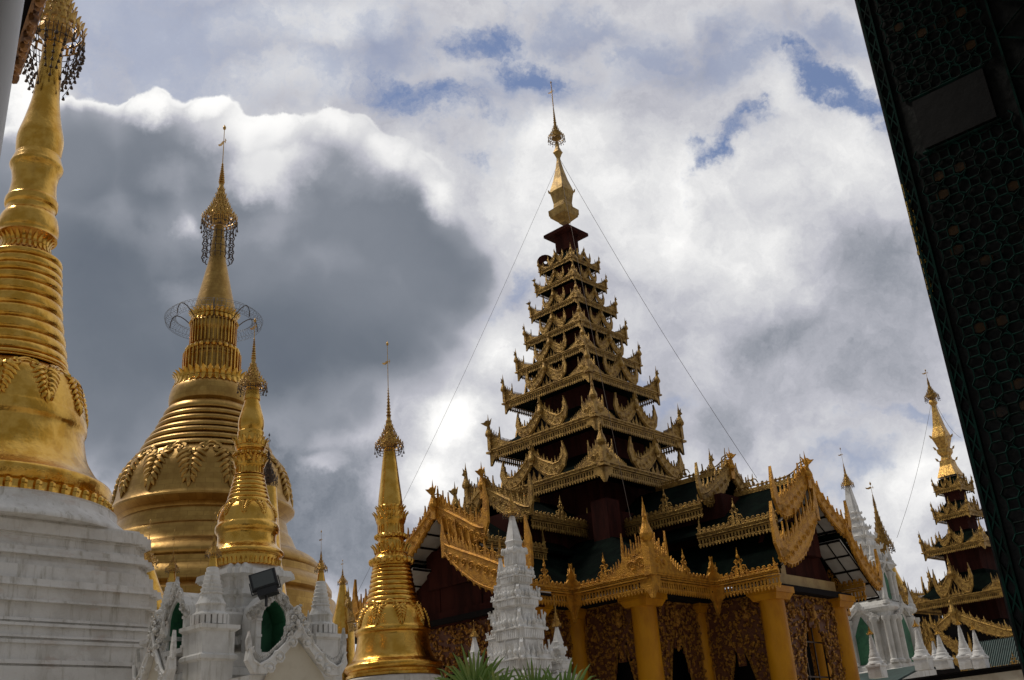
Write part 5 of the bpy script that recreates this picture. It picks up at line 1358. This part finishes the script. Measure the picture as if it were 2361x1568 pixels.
# ================================================================== white pillared shrine beyond the hall's right end
D = 45; ax = (1937, 1033); A = at(*ax, D); Zs = lambda y: hz(ax, D, y)
t = thing('white_shrine', 'tall white pillared shrine with green niches beyond the right end of the hall', 'shrine', (A.x, A.y, 0), -PHI)
mb = MB()
rect_levels(mb, -1.15, 1.15, -1.15, 1.15, [(.10, 6.95), (.14, 6.85), (.10, 6.75), (0, 6.68), (0, 4.8), (.12, 4.7), (.12, 4.55), (.3, 4.5), (.3, 0)]); mb.build('lower_storey', MT['white'], t)
mb = MB(); rect_levels(mb, -.78, .78, -.78, .78, [(.15, 8.75), (.2, 8.66), (.02, 8.5), (0, 7.2), (.2, 7.1), (.3, 6.94)]); mb.build('upper_storey', MT['white'], t)
mb = MB(); gb = MB(); nb = MB()
for k in range(4):
    M = Matrix.Rotation(k*PI/2, 3, 'Z')
    def m_(x, y, z): return M @ Vector((x, y, z))
    for yy_ in (-1.05, -.55, .55, 1.05):
        c = m_(1.22, yy_, 0); mb = MB(); mb.lathe([(.17, 4.75), (.17, 4.85), (.12, 4.9), (.12, 6.3), (.18, 6.38), (.18, 6.5)], 12, (c.x, c.y, 0)); mb.build('pilaster', MT['white'], t, smooth=True)
    for yy_ in (-.72, -.36, .36, .72):
        c = m_(.84, yy_, 0); mb = MB(); mb.lathe([(.12, 7.2), (.085, 7.3), (.085, 8.2), (.13, 8.28), (.13, 8.36)], 10, (c.x, c.y, 0)); mb.build('pilaster', MT['white'], t, smooth=True)
    X2 = M @ Vector((0, 1, 0)); Nn = M @ Vector((1, 0, 0))
    gb = MB(); gb.prism([(-.36, 4.8), (.36, 4.8), (.36, 5.9), (.2, 6.25), (0, 6.6), (-.2, 6.25), (-.36, 5.9)], (m_(1.16, 0, 0), X2, (0, 0, 1)), .06)
    gb.prism([(-.2, 7.25), (.2, 7.25), (.2, 8.0), (0, 8.35), (-.2, 8.0)], (m_(.79, 0, 0), X2, (0, 0, 1)), .05)
    gb.build('niche_lining', MT['green'], t)
    for (rr, zz, w, h) in ((1.25, 6.35, .78, .62), (.9, 8.2, .5, .55)):
        nb = MB()
        for sg in (-1, 1):
            nb.prism([(0, h*.8), (sg*w*.5, h*.32), (sg*w, 0), (sg*w*1.12, h*.28), (sg*w*1.0, h*.30), (sg*w*.55, h*.62), (0, h*1.2)][::sg], (m_(rr, 0, zz), X2, (0, 0, 1)), .14)
        for i in range(24):
            f = rnd.uniform(-1, 1); nb.ball(m_(rr, 0, zz)+X2*(f*w)+Vector((0, 0, h*(1.1*(1-abs(f)))+.03)), rnd.uniform(.04, .08), 1, 1, 1.4, 6, 4)
        nb.prism(flame_pts(h*.6, .22), (m_(rr, 0, zz+h), X2, (0, 0, 1)), .08)
        nb.build('leaf_pediment', MT['whitec'], t)
    for zz, q_ in ((6.95, 1.15), (8.75, .8)):
        c = m_(q_, q_, zz); nb = MB(); nb.lathe([(.16, 0), (.14, .1), (.09, .14), (.10, .22), (.04, .5), (.01, .75)], 10, (c.x, c.y, c.z)); nb.build('corner_finial', MT['white'], t)
mb = MB(); rings = []
lv = [(.74, 8.75), (.80, 9.0), (.66, 9.05), (.60, 9.3), (.72, 9.4), (.58, 9.46), (.50, 9.75), (.60, 9.85), (.46, 9.9), (.38, 10.15), (.48, 10.25), (.34, 10.3), (.30, 10.55), (.37, 10.62), (.26, 10.68), (.25, 10.85), (.29, 10.9), (.22, 10.95), (.21, 11.2), (.20, 11.25), (.10, 12.05), (.07, 12.1)]
lv = [(s, 8.75+(z-8.75)*1.0) for s, z in lv]
for s, z in lv: rings.append(redent(s, s*.14, 2, z))
mb.loft(rings); mb.build('stepped_spire', MT['marble'], t)
lb = MB()
for s, z in ((.78, 9.0), (.68, 9.4), (.57, 9.85), (.45, 10.25), (.34, 10.62), (.27, 10.9)):
    lb = MB()
    for k in range(4):
        M = Matrix.Rotation(k*PI/2, 3, 'Z')
        for i in (-1, 0, 1):
            lb.prism(flame_pts(s*.36, s*.34), (M @ Vector((s*1.02, i*s*.72, z-.02)), M @ Vector((0, 1, 0)), (0, 0, 1)), .04)
        lb.prism([(0, 0), (.12*s, 0), (.26*s, .34*s), (.06*s, .2*s)], (M @ Vector((s*.88, s*.88, z-.03)), (M @ Vector((1, 1, 0))).normalized(), (0, 0, 1)), .04)
    lb.build('antefix_ring', MT['marble'], t)
hti(t, 12.1, .26, 12.75, 13.1, 13.78, n=14, rings=6, fringe=1.0, m='goldd')
# green skirt roof and white wall below, with a row of small white stupas
D = 41
P_ = at(1960, 1562, D); Q_ = at(2345, 1545, D-4)
hw_ = .5*(P_.z+Q_.z)-.0
Xa = Vector((Q_.x-P_.x, Q_.y-P_.y, 0)); Lw = Xa.length; Xa.normalize(); Nw = Vector((Xa.y, -Xa.x, 0))
t = thing('boundary_wall', 'cream wall with dark coping carrying the row of small white stupas', 'wall', (P_.x, P_.y, 0), math.atan2(Xa.y, Xa.x))
mb = MB(); mb.box((Lw/2, .4, (hw_-.25)/2), (Lw+1, .8, hw_-.25)); mb.build('wall_face', MT['cream'], t)
mb = MB(); mb.box((Lw/2, .4, hw_-.10), (Lw+1.2, 1.1, .05)); mb.box((Lw/2, .4, hw_-.17), (Lw+1.1, .9, .12)); mb.build('coping', MT['black'], t)
mb = MB(); mb.loft([[(-1.0, -.15, hw_-.12), (Lw*.33, -.15, hw_-.12), (Lw*.33, 1.6, hw_+.40), (-1.0, 1.6, hw_+.40)], [(-1.0, -.15, hw_-.06), (Lw*.33, -.15, hw_-.06), (Lw*.33, 1.6, hw_+.46), (-1.0, 1.6, hw_+.46)]])
for k in range(20): mb.box((-.9+k*.12*Lw/6, -.16, hw_-.09), (.06, .03, .10))
mb.build('green_eave', MT['tin'], t)
def wall_stupa(px, ytip, ybase, D, label, r, hh=None):
    A_ = at(px, ytip, D); Z_ = lambda y: hz((px, ytip), D, y); zb_ = Z_(ybase); H = (Z_(ytip)-zb_)
    t_ = thing('small_white_stupa', label, 'stupa', (A_.x, A_.y, zb_), -PHI, 'small white stupas on the boundary wall')
    mb = MB(); rect_levels(mb, -r*.86, r*.86, -r*.86, r*.86, [(.0, .24*H), (.08*r, .23*H), (.10*r, .20*H), (-.02*r, .18*H), (-.02*r, 0)]); mb.build('pedestal', MT['marble'], t_)
    pr_ = [(r*1.0, .24*H), (r*.98, .26*H), (r*.80, .29*H), (r*.78, .34*H), (r*.64, .36*H), (r*.66, .39*H), (r*.54, .43*H), (r*.48, .46*H)]
    for k in range(5):
        f = k/5; rr = r*(.42-.22*f); z = (.46+.24*f)*H; pr_ += [(rr*1.12, z+.012*H), (rr*.92, z+.04*H)]
    pr_ += [(r*.17, .72*H), (r*.12, .78*H)]
    mb = MB(); mb.lathe(pr_, 24); mb.build('stupa_body', MT['marble'], t_, smooth=True)
    hti(t_, .77*H, r*.42, .87*H, .91*H, 1.0*H, n=9, rings=4, fringe=.7, m='gold', vane=0)
a7 = lambda X, Y: ((3560+X/2.34)/1.7348, (2050+Y/2.34)/1.7348)
a5 = lambda X, Y: ((3300+X/1.6165)/1.7348, (1750+Y/1.6165)/1.7348)
for (cx_, yt_, yb_, D_, r_, lab) in ((215, 950, 1475, 38.5, .52, 'small white stupa on the wall next to the pillared shrine'),
        (425, 1045, 1465, 38.2, .50, 'second small white stupa from the left on the wall, the broadest of the row'),
        (380, 1130, 1440, 41, .34, 'thin small white stupa partly hidden behind the broad one on the wall'),
        (612, 930, 1465, 37.8, .46, 'small white stupa on the wall, third from the left with a long gold tip'),
        (752, 990, 1460, 37.5, .44, 'rightmost small white stupa on the wall, beside the green roof')):
    p_ = a7(cx_, yt_); p2 = a7(cx_, yb_); wall_stupa(p_[0], p_[1], p2[1], D_, lab, r_*.52)
p_ = a5(275, 1190); p2 = a5(0, 1555); wall_stupa(p_[0], p_[1], p2[1], 36, 'slim white stupa in front of the pillared shrine beside the last golden column', .26)

# gold stupa mostly hidden behind the white pillared shrine
ax = (2005.7, 1112); D = 60; A = at(*ax, D); z_ = lambda y: hz(ax, D, y)
t = thing('gilded_stupa', 'gold stupa behind the white pillared shrine, only crown and right edge showing', 'stupa', (A.x, A.y, 0), -PHI)
mb = MB(); mb.lathe([(.26, z_(1262)), (.30, z_(1290)), (.44, z_(1320)), (.66, z_(1350)), (.70, z_(1372)), (.60, z_(1398)), (.74, z_(1405)), (.75, z_(1420)), (.9, z_(1440)), (1.6, z_(1560)), (2, 0)], 40); mb.build('bell', MT['gold'], t, smooth=True)
hti(t, z_(1265), .54, z_(1165), z_(1140), z_(1112), n=20, rings=9, fringe=1.2, m='goldc')

# ================================================================== second tiered hall at the right edge
PH2 = math.radians(48.494); A = at(2133, 852, 55)
P2 = thing('tiered_pavilion', 'smaller golden eaved tiered pavilion partly hidden by the dark mosaic pillar', 'temple', (A.x, A.y, 0), -PH2)
x1 = lambda p: p
T2 = [(.66, 13.45, .85), (.88, 12.13, 1.0), (1.51, 10.51, 1.25), (2.35, 8.08, 1.6)]
for i, (a, h, s) in enumerate(T2):
    nxt = T2[i-1] if i else None
    ain = nxt[0]*.62 if nxt else .42; hin = (nxt[1]-h)*.5 if nxt else .55; below = T2[i+1][1] if i < 3 else 6.2
    tier(P2, x1, h, a, s, ain, hin, a*.58, -(h-below)*.62, dormer=(.42, .62 if i < 3 else .85), m='goldc', mroof='roof', pitch=.09)
zq = lambda y: hz((2133, 852), 55, y)
mb = MB(); rings = []
for y_, r_ in ((1100, .60), (1075, .38), (1062, .34), (1060, .26), (1052, .22), (1045, .34), (1036, .36), (1034, .26), (1020, .36), (1010, .44), (1006, .42), (985, .28), (950, .15), (935, .11), (930, .2), (926, .18), (918, .10), (900, .08)):
    z_1 = zq(y_); s_ = r_*.8
    rings.append([(s_, -s_, z_1), (s_*1.05, 0, z_1), (s_, s_, z_1), (0, s_*1.05, z_1), (-s_, s_, z_1), (-s_*1.05, 0, z_1), (-s_, -s_, z_1), (0, -s_*1.05, z_1)])
mb.loft(rings)
for k in range(4):
    Dg = Vector((math.cos(PI/4+k*PI/2), math.sin(PI/4+k*PI/2), 0))
    for y_, r_ in ((1009, .46), (1036, .40), (1062, .42)):
        mb.prism([(-.05, -.03), (.06, .0), (.12, .16), (.02, .12)], (Dg*r_*1.05+Vector((0, 0, zq(y_))), Dg, (0, 0, 1)), .05)
mb.build('spire', MT['goldd'], P2)
hti(P2, zq(918), .36, zq(885), zq(870), zq(852), n=16, rings=6, fringe=1.3, m='goldc')
bpy.context.view_layer.update()
wire(2068, 1240, 52, -.1, 0, root=P2, top=zq(928), r=.009); wire(2215, 1010, 48, .1, 0, root=P2, top=zq(928), r=.009)
def G2(a, b, h): return Vector((a, -b, h))
def place2(mb, name, m): return mb.build(name, MT[m], P2)
_pl, _P = place, P1
def place(mb, name, m, smooth=False): return mb.build(name, MT[m], P2, smooth=smooth)
gable_board(G2(.34, 3.6, 7.15), G2(2.95, 3.6, 5.85), ux, nf=18, wid=.34, m='goldc')
gable_board(G2(.34, 3.6, 7.15), G2(-.75, 3.6, 6.55), ux, nf=8, wid=.30, m='goldc')
gable_board(G2(-.55, 3.62, 6.35), G2(.75, 3.62, 5.3), ux, nf=9, wid=.34, peak_horn=1, m='goldc')
mb = MB(); finial(mb, (.34, -3.62, 7.05), 1.0, (0, -1)); mb.box((.34, -3.6, 7.0), (.2, .2, .6)); place(mb, 'gable_finial', 'goldc')
mb = MB(); rnd = random.Random(5)
for k in range(46): mb.prism(flame_pts(rnd.uniform(.25, .5), .16, rnd.uniform(-.5, .3)), ((rnd.uniform(-1.75, -.95), -3.5, rnd.uniform(5.7, 6.9)), (1, 0, 0), (0, 0, 1)), .06)
mb.prism([(-1.6, 5.4), (-.9, 5.4), (-.85, 6.4), (-1.1, 6.9), (-1.5, 6.5)], ((0, -3.46, 0), (1, 0, 0), (0, 0, 1)), .05); place(mb, 'side_wing', 'goldc')
mb = MB(); mb.prism([(-1.2, 4.0), (3.4, 4.0), (2.9, 5.7), (.34, 7.0), (-.8, 6.3)], ((.0, -3.3, 0), (1, 0, 0), (0, 0, 1)), .1); mb.box((0, 0, 4.6), (5.0, 5.0, 4.0)); place(mb, 'hall_wall', 'black')
P_ = [G2(1.3, 4.2, 5.75), G2(4.5, 4.2, 5.75), G2(4.5, 5.4, 4.5), G2(1.3, 5.4, 4.5)]
mb = MB(); mb.add(P_+[p-Vector((0, .05, .1)) for p in P_], [(3, 2, 1, 0), (4, 5, 6, 7), (0, 1, 5, 4), (1, 2, 6, 5), (2, 3, 7, 6), (3, 0, 4, 7)])
for k in range(32):
    x_ = 1.35+k*.1; mb.tube([G2(x_, 4.2, 5.78), G2(x_, 5.4, 4.53)], .022, 4)
place(mb, 'corrugated_roof', 'tin' if 'tin' in MT else 'roof')
straight_eave(G2(1.0, 5.5, 4.5), G2(5.0, 5.5, 4.5), uy, peaks=(.3, .6), m='goldc')
gable_board(G2(.2, 4.3, 5.2), G2(1.4, 4.3, 4.4), ux, nf=7, wid=.3, m='goldc')
place = _pl

# gilt roof edge glimpsed between shrine and gold stupa
def roof_glimpse(px, py, D, L, label, az_=0, hh=.9, name='roof_corner'):
    A_ = at(px, py, D); t_ = thing(name, label, 'roof', (A_.x, A_.y, A_.z), -PHI+az_)
    mb = MB(); corner_wing(mb, (0, 0, 0), (1, 0, 0), hh, .55, L*.8, .07); fascia_strip(mb, (0, 0, 0), (L, 0, 0), (0, -1, 0), .14, .26, .1)
    corner_wing(mb, (0, 0, 0), (0, 1, 0), hh, .5, 1.0, .07); finial(mb, (0, 0, hh*.5), hh*.8, (-1, -1)); mb.build('eave_crest', MT['goldc'], t_)
    mb = MB(); mb.box((L/2, .8, -.5), (L*.9, 1.2, .6)); mb.box((L/2, 1.0, -A_.z/2-.5), (L*.7, 1, A_.z)); mb.build('dark_wall', MT['black'], t_)
roof_glimpse(803, 1432, 38, 2.2, 'gold crested roof corner showing between the shrine turret and the gold stupa')
roof_glimpse(2075, 1378, 58, 1.6, 'gold crested roof corner just right of the white pillared shrine', hh=.8)

# ================================================================== dark mosaic pillar, right foreground
Lc = at(1970, 0, 3.4)
t = thing('mosaic_pillar', 'dark foreground pillar with glass mosaic and green grout lines at right edge', 'pillar', (Lc.x, Lc.y, 0), -PHI)
Hh = 5.6; Wp, Dp = 1.1, .9
mb = MB(); mb.box((Wp/2, Dp/2, Hh/2), (Wp, Dp, Hh)); mb.build('pillar_core', MT['mosaic'], t)
def q2(px, py):      # point on the pillar's visible face, in its own frame
    r = ray(px, py); n = Matrix.Rotation(-PHI, 3, 'Z') @ Vector((0, -1, 0)); L0 = Vector((Lc.x, Lc.y, 0))
    p = EYE+r*((L0-EYE).dot(n)/r.dot(n)); p = Matrix.Rotation(PHI, 3, 'Z') @ (p-L0); return p.x, p.z
x_a, z_a = q2(2106, 238); x_b, z_b = q2(2300, 268); xc_, _ = q2(2030, 120); xd_, _ = q2(2330, 200)
xs = max(.04, xc_)
px0, px1 = x_a, x_b; pz1 = z_a; pz0 = q2(2137, 345)[1]
mb = MB(); mb.box(((px0+px1)/2, -.006, (pz0+pz1)/2), (px1-px0, .012, abs(pz1-pz0))); mb.build('plaque', MT['plaque'], t)
gm2 = MB(); yy_ = -.005; wln = .0030
def ln(a, b, w=wln): 
    gm2.tube([(a[0], yy_, a[1]), (b[0], yy_, b[1])], w, 4)
pch = .105; q_s = .024
x_l, x_r = px0-.015, px1+.02
rnd = random.Random(2)
nx = 4
pch = (x_r-x_l)/nx
rows = int(Hh/pch)
for j in range(rows):
    z = 1.2+pch*j
    for i in range(nx+1):
        xo = x_l+pch*i; 
        if z > pz0-.03 and z < pz1+.03: continue
        q_ = q_s*pch/.105
        for (a, b) in (((-1, -1), (1, -1)), ((1, -1), (1, 1)), ((1, 1), (-1, 1)), ((-1, 1), (-1, -1))):
            if x_l-.001 <= xo <= x_r+.001: ln((xo+a[0]*q_, z+a[1]*q_), (xo+b[0]*q_, z+b[1]*q_))
        h_ = pch/2
        if i < nx:
            for sg in (-1, 1): ln((xo+q_, z+sg*q_), (xo+h_, z+sg*q_*1.75)); ln((xo+h_, z+sg*q_*1.75), (xo+pch-q_, z+sg*q_))
        for sg in (-1, 1): ln((xo+sg*q_, z+q_), (xo+sg*q_*1.75, z+h_)); ln((xo+sg*q_*1.75, z+h_), (xo+sg*q_, z+pch-q_))
for xx in (.012, x_l-.05, x_r+.05, x_r+.17, x_r+.19): ln((xx, .8), (xx, Hh), .005)
xa_, xb_ = .012, x_l-.05
for j in range(int(Hh/.16)):
    z = .9+.16*j; ln((xa_, z), (xb_, z+.08), .0035); ln((xb_, z+.08), (xa_, z+.16), .0035); ln((xb_, z), (xa_, z+.08), .0035); ln((xa_, z+.08), (xb_, z+.16), .0035)
    ln((x_r+.05, z), (x_r+.17, z+.08), .0035); ln((x_r+.17, z+.08), (x_r+.05, z+.16), .0035)
ln((px0-.01, pz0-.012), (px1+.01, pz0-.012), .006); ln((px0-.01, pz1+.012), (px1+.01, pz1+.012), .006)
gm2.build('grout_lines', MT['grout'], t)
tb = MB()
for k in range(130):        # glinting glass pieces
    i = rnd.randint(0, nx-1); j = rnd.randint(0, rows-1); z = 1.2+pch*j; xo = x_l+pch*(i+.5)
    if pz0-.06 < z < pz1+.06: continue
    tb.prism([(-.022, -.01), (0, -.017), (.022, -.01), (.022, .01), (0, .017), (-.022, .01)], ((xo+rnd.uniform(-.004, .004), -.002, z), (1, 0, 0), (0, 0, 1)), .008)
tb.build('amber_glass', MT['amber'], t)
ye = MB(); z0_, z1_ = None, None
def edge_z(py):        # height on the left corner at a photo row
    lo_, hi_ = 0, Hh
    for _ in range(40):
        m_1 = (lo_+hi_)/2; dd = Vector((Lc.x, Lc.y, m_1))-EYE
        if 784-FPX*dd.dot(UPV)/dd.dot(FWD) > py: lo_ = m_1
        else: hi_ = m_1
    return lo_
za, zb = edge_z(690), edge_z(425)
for k in range(26):
    z = za+(zb-za)*(k+rnd.random())/26; ye.box((.008+rnd.uniform(0, .006), -.003, z), (rnd.uniform(.008, .020), .005, (zb-za)/26*rnd.uniform(.6, 1.1)))
ye.build('yellow_paint_flakes', MT['flake'], t)

# ================================================================== pale post and carved eave, left foreground
Pc_ = at(0, 331, 3.0)
r1 = ray(57, 0); D_p = 3.0
e1 = at(57, 0, D_p); rr = .16
dirv = Vector((e1.x, e1.y, 0)).normalized(); sidev = Vector((dirv.y, -dirv.x, 0))
c_ = Vector((e1.x, e1.y, 0))-sidev*rr
po = MB(); po.lathe([(rr, 0), (rr, 6.2)], 40)
po_ = po.build('round_post', MT['pole'], None, loc=c_, smooth=True); tag(po_, 'pale grey painted post cut by the left edge of the photo', 'post')
ra = at(104, -40, 4.3); rb_ = at(34, 168, 5.0)
t = thing('pavilion_roof', 'dark underside and orange carved eave board of a roof in the upper left corner', 'roof', (0, 0, 0))
Xa = (rb_-ra); Lr = Xa.length; Xa.normalize(); Za = Vector((0, 0, 1)); Yn = Za.cross(Xa).normalized()
mb = MB(); mb.tube([ra-Xa*1.2, rb_], .03, 4)
for k in range(40):
    f = k/39; p = (ra-Xa*1.0)+(rb_-(ra-Xa*1.0))*f; mb.ball(p+Vector((0, 0, -.03)), .022+.008*math.sin(k*2.3), 1, 1, 1.3, 6, 4)
mb.build('carved_eave_board', MT['wood'], t)
back = Vector((-1.0, -.25, .05))
mb = MB(); a_, b_2 = ra-Xa*1.2, rb_
q4 = [a_+Vector((-.03, 0, .03)), b_2+Vector((-.03, 0, .03)), b_2+back, a_+back*2]
mb.add(q4+[p+Vector((0, 0, .08)) for p in q4], [(0, 1, 2, 3), (7, 6, 5, 4), (0, 4, 5, 1), (1, 5, 6, 2), (2, 6, 7, 3), (3, 7, 4, 0)])
mb.build('soffit', MT['black'], t)
mb = MB(); mb.box((-1.0, -3.9, 5.75), (22, 14.4, .2)); mb.box((-1.0, -11.2, 2.8), (22, .2, 5.6)); mb.build('unseen_shade_slabs', MT['black'], t)  # unseen slabs over and behind the camera, added to keep the pillar in shade
